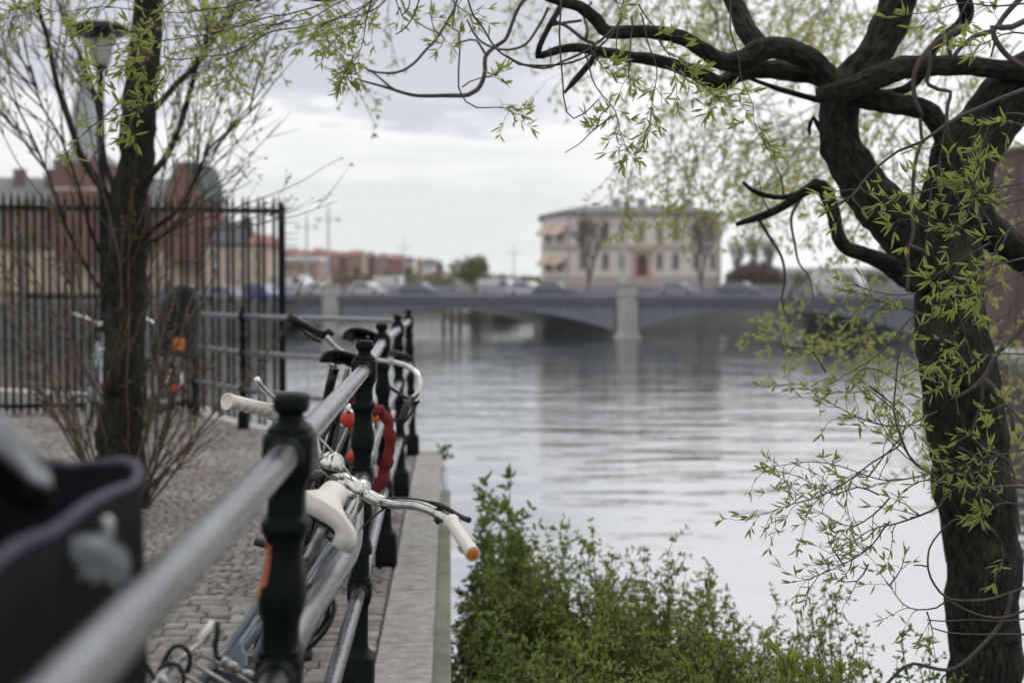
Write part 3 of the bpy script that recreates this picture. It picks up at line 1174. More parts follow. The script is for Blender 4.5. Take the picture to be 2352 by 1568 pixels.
mb.tube(cr(path([(733, 1005, 3.36), (752, 1024, 3.38), (778, 1055, 3.40), (800, 1085, 3.42), (817, 1112, 3.43), (822, 1150, 3.42), (808, 1190, 3.38)], 3.4), .02), .0026, 8)
mb.build('gear_cable', 'white_vinyl', B1)
# rear carrier with sprung flap, all in front of post A's left side
def rk(x, y):
    return 337 + .1823 * x, 1347.5 + .1823 * y
def rkp(pts, d0, d1=None):
    return path([rk(*p[:2]) + ((p[2],) if len(p) > 2 else ()) for p in pts], d0, d1)
mb = MB()
rp = cr(rkp([(860, 440), (690, 690), (560, 790), (380, 950), (180, 1110), (60, 1330)], 2.45, 2.28), .02)
mb.tube(rp, lerp_list([.0035, .0035, .0045, .006, .0065, .006], len(rp)), 8)
mb.tube(cr(rkp([(600, 790), (900, 965), (1300, 1205), (1500, 1330)], 2.42, 2.44), .02), .0032, 8)
mb.tube(cr(rkp([(590, 965), (1000, 1210), (1300, 1400)], 2.38, 2.40), .02), .0036, 8)
mb.tube(cr(rkp([(480, 1110), (650, 1215), (950, 1400)], 2.34, 2.36), .02), .0042, 8)
mb.tube(cr(rkp([(590, 920), (500, 1010), (505, 1130)], 2.37), .02), .004, 8)
mb.tube(cr(rkp([(180, 1110), (240, 1200), (420, 1380)], 2.3), .02), .006, 8)
mb.tube(cr(rkp([(600, 940), (560, 1030), (620, 1110), (700, 1090)], 2.37), .01), .002, 6)
CA = mb.build('carrier', 'steel', B1)
mb = MB()
mb.tube(cr(rkp([(885, 440), (895, 560), (862, 740), (875, 870), (950, 920)], 2.44, 2.42), .01), .0048, 8)
mb.build('carrier_hook', 'black_plastic', CA)
mb = MB()
mb.tube(rkp([(850, 445), (770, 560), (680, 690)], 2.445, 2.43), .0088, 12)
mb.build('hook_sleeve', 'white_vinyl', CA)
mb = MB()
mb.tube(cr(rkp([(940, 915), (1000, 955)], 2.42), .01), .009, 10)
mb.tube(cr(rkp([(1000, 955), (1090, 1000), (1170, 1050)], 2.42), .01), .0082, 10)
mb.tube(cr(rkp([(1170, 1050), (1250, 1080), (1345, 1095)], 2.42), .01), .0055, 10)
mb.build('flap_spring', 'steel', CA)
mb = MB()
mb.tube(cr(rkp([(60, 1330), (130, 1120), (200, 970), (290, 800), (350, 745), (430, 735), (510, 790), (552, 880), (545, 950), (510, 1080)], 2.36), .01), .0042, 8)
mb.tube(cr(rkp([(70, 1300), (120, 1130), (180, 1020), (250, 965), (330, 955), (410, 1000), (455, 1080), (470, 1160), (440, 1290)], 2.33), .01), .0042, 8)
mb.tube(cr(rkp([(-60, 900), (20, 1010), (90, 1140), (120, 1250)], 2.3), .01), .0036, 8)
mb.build('elastic_cord', 'black_plastic', CA)
mb = MB()
pl = [rk(*p) for p in ((840, 985), (1290, 1195), (1330, 1330), (900, 1330), (700, 1160))]
mb.prism([at(x, y, 2.47) for x, y in pl], (0, 0, -.006))
mb.build('carrier_plate', 'blue_enamel', CA, smooth=False, bevel=.002)
mb = MB()
pl = [rk(*p) for p in ((1010, 860), (1175, 680), (1200, 800), (1235, 840), (1245, 1000), (1170, 990), (1100, 930))]
mb.prism([at(x, y, 2.455) for x, y in pl], (0.003, .006, 0))
bro = mb.build('guard_bracket', 'blue_light', B1, smooth=False, bevel=.001)
# stay tube and guard running up behind post A towards the saddle
mb = MB()
mb.tube(cr(rkp([(560, 1330, 2.42), (800, 1010, 2.47), (1000, 790, 2.53), (1200, 520, 2.58), (1395, 235, 2.64), (1700, -60, 2.72), (2000, -330, 2.85)], 2.5), .03), .0088, 14)
mb.build('stay_tube', 'blue_enamel', B1)
mb = MB()
mb.tube(cr(rkp([(780, 1260, 2.46), (1080, 850, 2.56), (1190, 690, 2.6), (1420, 380, 2.66)], 2.5), .03), .004, 8)
mb.build('guard_stay', 'blue_light', B1)

# second bicycle, black grips, between the second and third posts
B2, X2 = bicycle(-.665, 5.03, .05, math.radians(15.5), 'black bicycle with black grips and round red rear reflector behind the second quay post',
                 frame='black_enamel', guard='black_enamel', saddle='black_plastic', sz=1.125, bar=None, carrier=None, lamp=False, rim='pale_tyre', saddle_tilt=.12)
pts = cr(path([(742, 771, 6.05), (752, 778, 6.08), (772, 798, 6.15), (796, 812, 6.2), (830, 822, 6.2), (866, 826, 6.1), (896, 830, 6.02), (936, 841, 5.95), (958, 858, 5.9), (965, 880, 5.87), (960, 902, 5.86), (944, 917, 5.87)], 6), .02)
mb = MB()
mb.tube(pts, .0115, 12)
mb.tube(cr([at(812, 818, 6.2), at(806, 860, 6.18), X2 @ V((0, .865, .80))], .03), .0125, 10)
mb.build('handlebar', 'chrome', B2)
mb = MB()
mb.tube(path([(744, 771, 6.05), (700, 747, 5.98), (663, 729, 5.92)], 6), [.0165, .017, .0165], 14)
mb.build('grip', 'black_plastic', B2)
mb = MB()
mb.tube(path([(946, 915, 5.87), (934, 932, 5.82), (922, 968, 5.74)], 6), [.016, .0165, .016], 14)
mb.build('grip', 'black_plastic', B2)
mb = MB()
mb.tube(cr(path([(738, 785, 6.05), (716, 776, 6.02), (690, 756, 5.97), (668, 742, 5.94)], 6), .02), .0055, 8)
mb.tube(path([(740, 768, 6.04), (756, 760, 6.04), (764, 768, 6.05)], 6), .013, 8)
mb.build('brake_lever', 'black_plastic', B2)
mb = MB()
mb.tube(cr(path([(896, 890, 5.9), (925, 908, 5.88), (955, 926, 5.86), (962, 921, 5.85)], 6), .02), .007, 8)
mb.tube(cr(path([(958, 926, 5.86), (942, 952, 5.82), (924, 972, 5.78), (898, 960, 5.8)], 6), .02), .006, 8)
mb.build('brake_lever', 'black_plastic', B2)
mb = MB()
for s in (-.03, .03):
    mb.tube([X2 @ V((s, -.36, .69)), X2 @ V((s, .0, .73)), X2 @ V((s, .15, .73))], .005, 6)
mb.box(X2 @ V((0, -.16, .715)), (.12, .36, .008), X2.to_3x3())
mb.build('carrier', 'black_enamel', B2)

mb = MB()
mb.tube(path([(778, 812, 5.22), (768, 848, 5.25), (764, 862, 5.26)], 5.2), .012, 10)
mb.build('seat_clamp', 'chrome', B2)
mb = MB()
mb.tube(path([(768, 846, 5.25), (757, 890, 5.28), (744, 962, 5.34), (725, 1060, 5.45)], 5.2), [.019, .0185, .0185, .018], 12)
mb.build('seat_tube', 'black_enamel', B2)
B3, X3 = bicycle(-.66, 6.6, .04, math.radians(13), 'black bicycle mostly hidden behind the third quay post, only its round saddle top showing',
                 frame='black_enamel', saddle='black_plastic', sz=1.14, lamp=True, bar=None)
mb = MB()
mb.tube(cr([X3 @ V((0, .85, .80)), X3 @ V((0, .83, 1.0)), X3 @ V((.14, .88, 1.02)), at(886, 806, 7.1)], .03), .012, 10)
mb.build('handlebar', 'chrome', B3)
mb = MB()
mb.tube(path([(886, 806, 7.1), (912, 813, 7.0), (940, 822, 6.9)], 7), [.0165, .017, .0165], 14)
mb.build('grip', 'black_plastic', B3)
# rear lights of the second bicycle
for k, (x, y, r, m_) in enumerate(((800, 963, .027, 'red_plastic'), (812, 1047, .022, 'red_plastic'), (861, 957, .022, 'orange_plastic'))):
    lm = MB()
    c = at(x, y, 4.78 if k < 2 else 5.25)
    lm.tube([c + V((0, .022, 0)), c + V((0, .012, 0)), c, c - V((0, .006, 0))], [r * .8, r, r, r * .7], 20)
    lm.tube([c + V((0, .02, 0)), c + V((.0, .05, -.02)), c + V((.0, .09, -.05))], .006, 6)
    lm.build('rear_reflector', m_, B2)
lm = MB()
lm.tube(path([(800, 930, 4.78), (800, 946, 4.77)], 4.78), .008, 8)
lm.build('reflector_bracket', 'chrome', B2)

# bicycle with child seat by the corner railing, seen from behind
B4, X4 = bicycle(-2.50, 12.35, -.35, math.radians(8), 'black bicycle with dark child seat leaning on the corner railing behind the bare tree',
                 frame='black_enamel', saddle='black_plastic', sz=.98, lamp=True)
S4 = X4 @ Matrix.Translation((0, -.1, .78)) @ Matrix.Scale(1.18, 4)
mb = MB()
# bucket seat: back shell, sides, base
rows, nc = 10, 12
vs, fs = [], []
for i in range(rows + 1):
    t = i / rows
    z = -.02 + .50 * t
    w = .17 * (1 - .25 * t ** 2) * (1 if t < .9 else .82)
    for j in range(nc + 1):
        a = -PI * .62 + PI * 1.24 * j / nc
        vs.append(V((w * math.sin(a), -.12 * math.cos(a) - .05 * t, z - (.05 * (1 - math.cos(a)) * (t > .85)))))
for i in range(rows):
    for j in range(nc):
        fs.append((i * (nc + 1) + j, i * (nc + 1) + j + 1, (i + 1) * (nc + 1) + j + 1, (i + 1) * (nc + 1) + j))
mb.add(vs, fs)
mb.box((0, .0, -.02), (.30, .24, .05))
o = mb.build('child_seat', 'black_plastic', B4, xf=S4)
md = o.modifiers.new('thickness', 'SOLIDIFY')
md.thickness = .018
mb = MB()
mb.box((0.0, -.185, .06), (.085, .012, .09), taper=.85)
mb.build('seat_reflector', 'orange_plastic', o, xf=S4, smooth=False, bevel=.004)
mb = MB()
mb.box((-.06, -.31, .56), (.028, .02, .14), Matrix.Rotation(.2, 3, 'Y'), .7)
mb.build('foot_rest', 'white_vinyl', B4, xf=X4, smooth=False, bevel=.004)
mb = MB()
mb.box((.06, -.31, .57), (.028, .02, .12), Matrix.Rotation(-.2, 3, 'Y'), .7)
mb.build('foot_rest', 'white_vinyl', B4, xf=X4, smooth=False, bevel=.004)
B5, X5 = bicycle(-3.15, 12.75, -.30, math.radians(6), 'pale blue bicycle half hidden behind the bare tree trunk near the corner railing',
                 frame='blue_light', guard='blue_light', saddle='black_plastic', sz=.98, lamp=True)

# ------------------------------------------------------------------ locks
def tag_mesh(mb, name, mat, loc, label, cat, **k):
    return tag(mb.build(name, mat, loc=loc, **k), label, cat)


ch = cr(path([(851, 948, 4.95), (864, 938, 4.95), (880, 948, 4.97), (892, 975, 4.98), (897, 1010, 5.0), (893, 1048, 5.02), (884, 1082, 5.03), (874, 1110, 5.05), (858, 1128, 5.06), (846, 1096, 5.06), (845, 1040, 5.06), (838, 985, 5.04), (818, 926, 5.02), (800, 908, 5.0)], 5), .014)
mb = MB()
rad = [.0200 + .006 * noise.noise(V((i * .55, 0, 1))) + .0025 * math.sin(i * 1.7) for i in range(len(ch))]
ch = [p + rv(random.Random(i)) * .004 for i, p in enumerate(ch)]
mb.tube(ch, rad, 14, lump=.3)
tag_mesh(mb, 'chain_lock', 'red_cloth', ch[3], 'chain lock in a dark red cloth sleeve looped round the pipe beside the second post', 'bicycle lock')
cl = cr(path([(704, 1350, 2.72), (726, 1342, 2.68), (744, 1352, 2.66), (754, 1378, 2.66), (752, 1410, 2.68), (738, 1440, 2.70), (718, 1458, 2.72), (712, 1440, 2.78), (732, 1415, 2.8), (752, 1392, 2.78), (767, 1381, 2.72),
               (768, 1400, 2.69), (756, 1432, 2.68), (735, 1462, 2.68), (716, 1480, 2.68), (708, 1488, 2.68)], 2.7), .012)
mb = MB()
mb.tube(cl, .0052, 12)
mb.tube([cl[-1], at(704, 1497, 2.68), at(699, 1508, 2.68), at(696, 1513, 2.68)], [.008, .0145, .0145, .009], 14)
tag_mesh(mb, 'cable_lock', 'black_plastic', cl[0], 'black cable lock coiled round the bent middle rail of the railing', 'bicycle lock')

# ------------------------------------------------------------------ canvas bag on the near bicycle
bx0, bx1, by0, by1, bz = -.80, -.314, .50, 1.63, 1.112
def rrect(x0, x1, y0, y1, r, k=7):
    o = []
    for (cx, cy, a) in ((x1 - r, y1 - r, 0), (x0 + r, y1 - r, PI / 2), (x0 + r, y0 + r, PI), (x1 - r, y0 + r, 1.5 * PI)):
        for i in range(k + 1):
            t = a + PI / 2 * i / k
            o.append((cx + r * math.cos(t), cy + r * math.sin(t)))
    return o
base = rrect(bx0, bx1, by0, by1, .19)
pl = []
for i in range(len(base)):
    a, b = V((*base[i], 0)), V((*base[(i + 1) % len(base)], 0))
    k = max(1, int((b - a).length / .035))
    for q in range(k):
        pl.append(a.lerp(b, q / k))
mb = MB()
cx, cy = (bx0 + bx1) / 2, (by0 + by1) / 2
m = len(pl)
def bagring(z, k, wob, sag=0):
    o = []
    for i, p in enumerate(pl):
        d = V((p.x - cx, p.y - cy, 0))
        f = k + wob * noise.noise(V((p.x * 7, p.y * 7, z * 5)))
        zz = z + (.022 * noise.noise(V((p.x * 6, p.y * 6, 9)))) + sag
        o.append(V((cx + d.x * f, cy + d.y * (1 + (f - 1) * .5), zz)))
    return o
rings = [bagring(.62, .90, .01), bagring(.70, .97, .02), bagring(.76, .98, .05), bagring(.83, .985, .06), bagring(.90, .985, .06), bagring(.96, .985, .05), bagring(1.02, .995, .04), bagring(1.07, 1.0, .02), bagring(bz, 1.0, .0),
         bagring(bz, .985, 0), bagring(1.06, .975, .02), bagring(1.0, .96, .06), bagring(.92, .94, .09), bagring(.82, .93, .09), bagring(.70, .90, .03)]
vs = [p for r in rings for p in r]
fs = []
for i in range(len(rings) - 1):
    for j in range(m):
        j2 = (j + 1) % m
        fs.append((i * m + j, i * m + j2, (i + 1) * m + j2, (i + 1) * m + j))
fs.append(tuple(range(m))[::-1])
fs.append(tuple((len(rings) - 1) * m + j for j in range(m)))
mb.add(vs, fs)
BAG = thing('canvas_bag', (cx, cy, .62), 'open dark canvas bag with purple rim and pale flower trim behind the nearest rail', 'bag')
mb.build('bag_body', 'bag', BAG)
mb = MB()
rim = [p + V((0, 0, .0)) for p in bagring(bz, .993, 0)]
mb.tube(rim, [.0056 + .0018 * noise.noise(V((i * .4, 3, 0))) for i in range(m)], 10, closed=True)
mb.build('rim_binding', 'bag_rim', BAG)
fl = MB()
fc = at(258, 1243, 1.18)
for k in range(8):
    a = math.radians(178 + 112 * k / 7)
    d = V((math.cos(a) * .9, math.cos(a) * .2 + .1, math.sin(a))).normalized()
    fl.leaf(fc, d, V((.25, -1, .25)), .041 + .004 * math.sin(k * 2.3), .0062, .12)
    fl.leaf(fc + V((.002, -.004, .001)), (d + V((.12, 0, .08))).normalized(), V((.25, -1, .25)), .029, .0052, .2)
FT = fl.build('flower_trim', 'petal', BAG)
mb = MB()
mb.tube(path([(248, 1236, 1.25), (246, 1222, 1.25), (240, 1210, 1.25)], 1.2), .006, 8)
mb.tube(path([(225, 1213, 1.25), (243, 1203, 1.25), (258, 1196, 1.25)], 1.2), [.006, .0075, .0055], 10)
mb.build('trim_clip', 'steel', FT)
# the near bicycle that carries it: mostly outside the frame
B0, X0 = bicycle(-.90, .25, .02, math.radians(3), 'nearest bicycle at the lower left edge, only a glossy handlebar end showing above the bag',
                 frame='black_enamel', saddle='black_plastic', sz=.85, bar=None, carrier=None, lamp=False)
mb = MB()
hp = cr(path([(-160, 935, 1.10), (-80, 975, 1.12), (-5, 1040, 1.16), (45, 1095, 1.2), (82, 1140, 1.24)], 1.1), .01)
mb.tube(hp, lerp_list([.021, .023, .026, .0265, .024, .016], len(hp)), 18)
mb.build('brake_hood', 'bar_end_sheen', B0)
mb = MB()
mb.tube(cr([at(-160, 935, 1.10), at(-330, 930, 1.12), X0 @ V((0, .84, .95)), X0 @ V((0, .865, .80))], .03), .0125, 12)
mb.build('handlebar', 'black_enamel', B0)
# ------------------------------------------------------------------ spiked fence
FN = thing('iron_fence', (-3.6, 15.1, 0), 'tall dark iron fence with pointed pickets and a spiked end post reaching over the water', 'fence')
fa, fb = V((-4.93, 14.78, 0)), V((-1.80, 15.42, 0))
fa2 = fa + (fa - fb) * 1.2
fd = (fb - fa).normalized()
fn = V((-fd.y, fd.x, 0))
ZT, ZR = 2.30, 2.14
def fpt(px):
    """parameter on the fence line that lies under column px"""
    d = FWD + RGT * ((px - 1176) / FP)
    t = (fa.x * d.y - fa.y * d.x) / (d.x * fd.y - d.y * fd.x)
    return fa + fd * t
pxs = []
x = -180.0
while x < 640:
    pxs += [(x, 0), (x + 14 + R.uniform(-1, 1), 1)]
    x += 35.2
for px, row in pxs:
    p = fpt(px) + fn * (.06 if row else -.06)
    zb = .02 if px < 440 else -.30
    mb = MB()
    mb.lathe([(zb, .0165, 4), (ZT - .10, .0165, 4), (ZT - .09, .020, 3), (ZT - .075, .016, 3), (ZT - .02, .008, 3), (ZT, .002, 2)], (p.x, p.y, 0), 8)
    mb.build('picket', 'fence', FN, smooth=False)
for z, r in ((ZR, .024), (.10, .020)):
    mb = MB()
    a, b = fa2 + V((0, 0, z)), fb + V((0, 0, z))
    if z < 1:
        b = fpt(440) + V((0, 0, z))
    mb.prism([a - fn * .085 - V((0, 0, r)), a + fn * .085 - V((0, 0, r)), a + fn * .085 + V((0, 0, r)), a - fn * .085 + V((0, 0, r))], b - a)
    mb.build('fence_rail', 'fence', FN, smooth=False)
mb = MB()
mb.tube([fb + V((0, 0, -.25)), fb + V((0, 0, 2.16)), fb + V((0, 0, 2.2)), fb + V((0, 0, 2.24))], [.034, .034, .026, .004], 8)
mb.build('fence_post', 'fence', FN)
p = fpt(246)
mb = MB()
mb.box((p.x, p.y, 1.1), (.07, .07, 2.2))
mb.build('fence_post', 'fence', FN, smooth=False)
mb = MB()
for k in range(4):
    a = math.radians(80 - 24 * k)
    mb.tube([fb + V((0, 0, 2.14)), fb + V((0, 0, 2.14)) + (fd * math.cos(a) + V((0, 0, math.sin(a)))) * .19], [.008, .002], 5)
for z in (2.02, 1.90, 1.84, 1.78, 1.66, 1.60, 1.54, 1.44, 1.30, 1.16):
    mb.tube([fb + V((0, 0, z)), fb + V((0, 0, z + .005)) + fd * .185 + fn * R.uniform(-.03, .03)], [.007, .002], 5)
mb.build('end_spikes', 'fence', FN)

# ------------------------------------------------------------------ street lamp
lb = atz(240, 15.75, 0)
LP = thing('street_lamp', lb, 'dark street lamp with flat round hood standing behind the bare tree by the fence', 'street lamp')
tx = at(229, 90, 15.75)
LX = tx.x - lb.x
LY = tx.y - lb.y
ztop = at(229, 50, 15.75).z
def lz(y):
    return at(229, y, 15.75).z
mb = MB()
ztc = lz(150)
mb.lathe([(0, .11), (.25, .11), (.3, .075), (.9, .07), (1.0, .055), (2.6, .046), (ztc - .06, .038), (ztc - .03, .07), (ztc, .085), (ztc + .01, .02)], lb, 16, (LX, LY))
mb.build('lamp_pole', 'fence', LP)
c = lb + V((LX, LY, 0))
mb = MB()
mb.lathe([(ztc, .085), (lz(120), .115), (lz(92), .128), (lz(88), .06)], c, 20)
mb.build('lamp_glass', 'lamp_glass', LP)
mb = MB()
mb.lathe([(lz(91), .16), (lz(88), .18), (lz(80), .30), (lz(74), .325), (lz(66), .325), (lz(60), .30), (lz(52), .15), (lz(49), .02)], c, 28)
for k in range(3):
    a = k * 2.1 + .3
    mb.tube([c + V((.10 * math.cos(a), .10 * math.sin(a), ztc)), c + V((.14 * math.cos(a), .14 * math.sin(a), lz(90)))], .008, 5)
mb.build('lamp_hood', 'fence', LP)

# ------------------------------------------------------------------ foliage helpers
def curly(pts, step, amp, rng, freq=9.0):
    """resample and give a curly-willow wobble"""
    out = cr(pts, step)
    s = rng.uniform(0, 100)
    for i, p in enumerate(out[1:-1], 1):
        q = i * step * freq
        p.x += amp * noise.noise(V((q, s, 0)))
        p.y += amp * noise.noise(V((q, s, 7)))
        p.z += amp * noise.noise(V((q, s, 13)))
    return out


def leafy(lf, pts, rng, spacing, L, W, start=.0, tip=3, spread=.75):
    n = len(pts)
    if n < 2:
        return
    acc = 0.0
    tot = sum((pts[i + 1] - pts[i]).length for i in range(n - 1))
    run = 0.0
    for i in range(n - 1):
        d = pts[i + 1] - pts[i]
        l = d.length
        run += l
        acc += l
        if run / max(tot, 1e-6) < start:
            acc = 0
            continue
        while acc > spacing:
            acc -= spacing * rng.uniform(.7, 1.4)
            t = d.normalized()
            for q in range(rng.choice((1, 2, 2, 3, 4))):
                dr = (t * rng.uniform(.4, 1.0) + rv(rng) * spread + V((0, 0, rng.uniform(-.1, .5)))).normalized()
                lf.leaf(pts[i] + t * rng.uniform(0, l), dr, rv(rng), L * rng.uniform(.35, 1.15), W * rng.uniform(.6, 1.15), rng.uniform(-.2, .35))
    t = (pts[-1] - pts[-2]).normalized()
    for q in range(tip):
        dr = (t + rv(rng) * .6 + V((0, 0, .2))).normalized()
        lf.leaf(pts[-1], dr, rv(rng), L * rng.uniform(.6, 1.2), W * rng.uniform(.8, 1.2), rng.uniform(-.1, .25))


def spray(tw, lf, pts, rng, r0=.004, r1=.0012, nsub=6, sublen=.22, droop=-.25, L=.048, W=.0055, spacing=.03, start=.25,
          curl=.012, main_leaf=True, sides=5, rise=0.0):
    main = curly(pts, .025, curl, rng)
    n = len(main)
    tw.tube(main, lerp_list([r0, r1], n), sides, cap=False)
    if main_leaf:
        leafy(lf, main, rng, spacing * 1.3, L, W, start=max(start, .3))
    for k in range(nsub):
        t = start + (1 - start) * (k + rng.uniform(.1, .9)) / nsub
        i = min(n - 2, int(t * n))
        d = (main[i + 1] - main[i]).normalized()
        side = rv(rng)
        d0 = (d * .75 + side * .75 + V((0, 0, rise))).normalized()
        ln = sublen * rng.uniform(.45, 1.2) * (1.15 - .5 * t)
        p = [main[i]]
        dd = d0
        m = 5
        for q in range(m):
            dd = (dd + rv(rng) * .32 + V((0, 0, droop * .35))).normalized()
            p.append(p[-1] + dd * ln / m)
        pp = curly(p, .025, curl * .5, rng, 14)
        r = r0 + (r1 - r0) * t
        tw.tube(pp, lerp_list([max(r * .7, r1), r1 * .8], len(pp)), max(3, sides - 1), cap=False)
        leafy(lf, pp, rng, spacing, L, W, start=.15)


def limb(mb, pts, radii, step=.05, n=16, lump=.16, seed=0.0):
    step *= .6
    p = cr(pts, step)
    for i in range(1, len(p) - 1):
        k = radii[0] * .16
        p[i] = p[i] + V((noise.noise(V((i * step * 5, seed, 1))), noise.noise(V((i * step * 5, seed, 5))), noise.noise(V((i * step * 5, seed, 9))))) * k
    mb.tube(p, lerp_list(radii, len(p)), n, bark=True, lump=lump, seed=seed)
    return p


def px2r(w, d):
    return w * d / FP / 2


# ------------------------------------------------------------------ the willow on the right
WD = 5.3
wbase = atz(2262, WD, -1.8)
WIL = thing('willow_tree', wbase, 'gnarled curly willow with dark furrowed trunk and spring leaves filling the right side', 'tree')
rw = random.Random(21)
PR = lambda w: px2r(w, WD)
mb = MB()
limb(mb, [wbase] + path([(2258, 1700), (2262, 1450), (2248, 1200), (2218, 1000), (2196, 830), (2180, 680), (2176, 560), (2192, 450), (2235, 330), (2310, 225), (2420, 140), (2560, 20)], WD),
     [PR(260), PR(200), PR(160), PR(158), PR(160), PR(158), PR(168), PR(180), PR(168), PR(150), PR(138), PR(120), PR(90)], .045, 40, .13, 1.0)
limb(mb, path([(2560, 20), (2650, -140), (2720, -380), (2740, -640), (2720, -900)], WD), [PR(90), PR(78), PR(56), PR(34), PR(6)], .05, 18, .12, 1.5)
limb(mb, path([(2650, -140), (2800, -260), (2960, -300), (3120, -420)], WD), [PR(60), PR(44), PR(28), PR(5)], .05, 14, .12, 1.7)
mb.build('trunk', 'willow_bark', WIL)
def wlimb(pts, w, d0=WD, d1=None, lump=.16, seed=0.0, n=20, ext=()):
    mb = MB()
    p = path(pts, d0, d1)
    ds = lerp_list([d0, d0 if d1 is None else d1], len(w))
    limb(mb, p, [px2r(a, b) for a, b in zip(w, ds)], .035, n, lump, seed)
    if ext:
        de = d0 if d1 is None else d1
        limb(mb, path([pts[-1]] + list(ext), de), [px2r(w[-1] * k, de) for k in lerp_list([1.0, .6, .12], len(ext) + 1)], .05, n, lump, seed + .3)
    return mb.build('limb', 'willow_bark', WIL)
wlimb([(2175, 640), (2130, 570), (2050, 500), (1985, 430), (1935, 350), (1922, 280), (1928, 225), (1960, 190), (2005, 130), (2040, 60), (2070, -20), (2110, -160)],
      [150, 140, 128, 112, 98, 90, 92, 84, 84, 82, 80, 70], WD - .02, WD + .1, seed=3.1, n=22, ext=((2150, -380), (2120, -620), (2160, -860)))
wlimb([(1880, 218), (1935, 208), (1990, 188), (2040, 168), (2090, 154), (2170, 151), (2250, 154), (2352, 165), (2450, 170)], [36, 52, 56, 54, 46, 44, 46, 50, 56], WD - .22, WD - .1, seed=5.0)
wlimb([(1925, 195), (1895, 172), (1860, 138), (1810, 115), (1750, 112), (1712, 138), (1660, 140), (1610, 112), (1560, 88), (1480, 76), (1400, 74), (1372, 45), (1330, 15), (1280, 2), (1200, -30)],
      [58, 56, 52, 50, 52, 44, 38, 34, 32, 30, 30, 30, 26, 20, 15], WD - .04, WD - .4, seed=7.7)
wlimb([(1752, 112), (1720, 75), (1700, 30), (1670, -30), (1650, -140)], [48, 46, 40, 38, 30], WD - .02, WD + .2, seed=9.4, ext=((1645, -300), (1600, -460), (1610, -640)))
wlimb([(1930, 190), (1870, 172), (1800, 163), (1735, 160), (1690, 172), (1650, 192), (1595, 165), (1520, 142), (1440, 130), (1370, 118), (1310, 110), (1230, 128)],
      [50, 46, 44, 42, 38, 34, 30, 28, 26, 24, 20, 16], WD + .1, WD - .1, seed=11.2)
wlimb([(1235, 126), (1240, 105), (1262, 60), (1285, 20), (1300, -20)], [14, 13, 13, 14, 14], WD - .2, seed=2.2, n=10)
wlimb([(1372, 124), (1360, 140), (1330, 175), (1296, 214)], [16, 16, 15, 6], WD - .2, seed=2.9, n=10)
wlimb([(1945, 220), (2000, 230), (2060, 240), (2110, 246), (2140, 262), (2168, 310), (2195, 400), (2200, 470)], [52, 50, 48, 46, 50, 52, 56, 60], WD - .1, WD - .05, seed=13.0)
wlimb([(2190, 450), (2240, 500), (2290, 545), (2360, 590), (2450, 640), (2560, 700)], [90, 84, 80, 78, 70, 60], WD + .12, WD + .4, seed=15.0, ext=((2680, 730), (2820, 690), (2950, 560), (3040, 360)))
wlimb([(2150, 650), (2090, 635), (2030, 602), (1975, 583), (1938, 570), (1918, 530), (1906, 480), (1885, 430), (1862, 425)], [80, 62, 46, 36, 34, 32, 32, 36, 30], WD + .35, WD + .55, seed=17.5, n=14)
wlimb([(1872, 424), (1845, 442), (1800, 474), (1750, 498), (1690, 516)], [25, 21, 19, 18, 9], WD + .5, seed=19.5, n=12)
wlimb([(1846, 440), (1800, 454), (1760, 450), (1730, 438), (1706, 418)], [16, 14, 13, 12, 7], WD + .52, seed=19.9, n=12)
wlimb([(1885, 300), (1868, 270), (1858, 300), (1862, 310)], [12, 12, 10, 6], WD + .3, seed=20.3, n=8)
wlimb([(1900, 235), (1850, 222), (1790, 205), (1720, 180)], [16, 14, 12, 8], WD + .3, seed=20.9, n=8)
wlimb([(2200, -30), (2222, 30), (2205, 62), (2170, 85), (2140, 120), (2120, 165), (2080, 205), (2010, 218)], [34, 34, 30, 26, 24, 22, 20, 14], WD - .3, WD, seed=22.0, n=12)
# thin bare stems that loop in front of the trunk
def stem(pts, w0, w1, d0, d1=None):
    tw = MB()
    p = cr(path(pts, d0, d1), .02)
    dd = (d0 + (d1 or d0)) / 2
    tw.tube(p, lerp_list([px2r(w0, dd), px2r(w1, dd)], len(p)), 8)
    tw.build('stem', 'twig', WIL)
z5 = lambda pts: [(1899 + .4296 * x, .4296 * y) for x, y in pts]
stem(z5([(720, 140), (650, 190), (560, 250), (490, 340), (465, 420), (470, 520), (512, 622)]), 15, 10, 4.9)
stem(z5([(500, 630), (505, 720), (515, 770)]), 9, 8, 4.9)
stem(z5([(505, 760), (480, 840), (468, 900), (462, 1000), (458, 1130), (462, 1250), (432, 1350), (438, 1450), (430, 1560)]), 9, 9, 4.9)
stem(z5([(548, 275), (552, 350), (535, 430), (545, 455), (600, 480), (662, 492), (648, 560), (640, 640), (650, 720)]), 10, 8, 4.85)
stem(z5([(440, 1310), (490, 1330), (540, 1345), (522, 1390), (535, 1450), (570, 1540)]), 7, 5, 4.85)
stem(z5([(640, 190), (650, 250), (665, 310)]), 10, 10, 4.9)
stem(z5([(1120, 95), (1055, 115), (990, 145), (930, 150), (885, 145), (895, 200), (940, 270), (990, 320), (1060, 365)]), 14, 12, 4.5)
stem(z5([(1050, -20), (990, 40), (940, 100), (890, 165), (800, 190), (720, 250), (675, 310)]), 14, 10, 4.6)
stem(z5([(905, 200), (890, 260), (878, 305)]), 7, 4, 4.5)
stem(z5([(800, 1085), (820, 1180), (850, 1260), (880, 1310)]), 10, 5, 4.6)
zr = lambda pts: [(1654 + .609 * x, 612.5 + .609 * y) for x, y in pts]
stem(zr([(1180, 190), (1110, 260), (1040, 335), (1000, 410), (940, 465), (870, 500)]), 17, 7, 4.4)
stem(zr([(985, 420), (990, 490), (970, 560), (950, 630), (960, 655), (1030, 700), (1080, 725), (1108, 780), (1120, 900), (1130, 1000)]), 8, 5, 4.45)
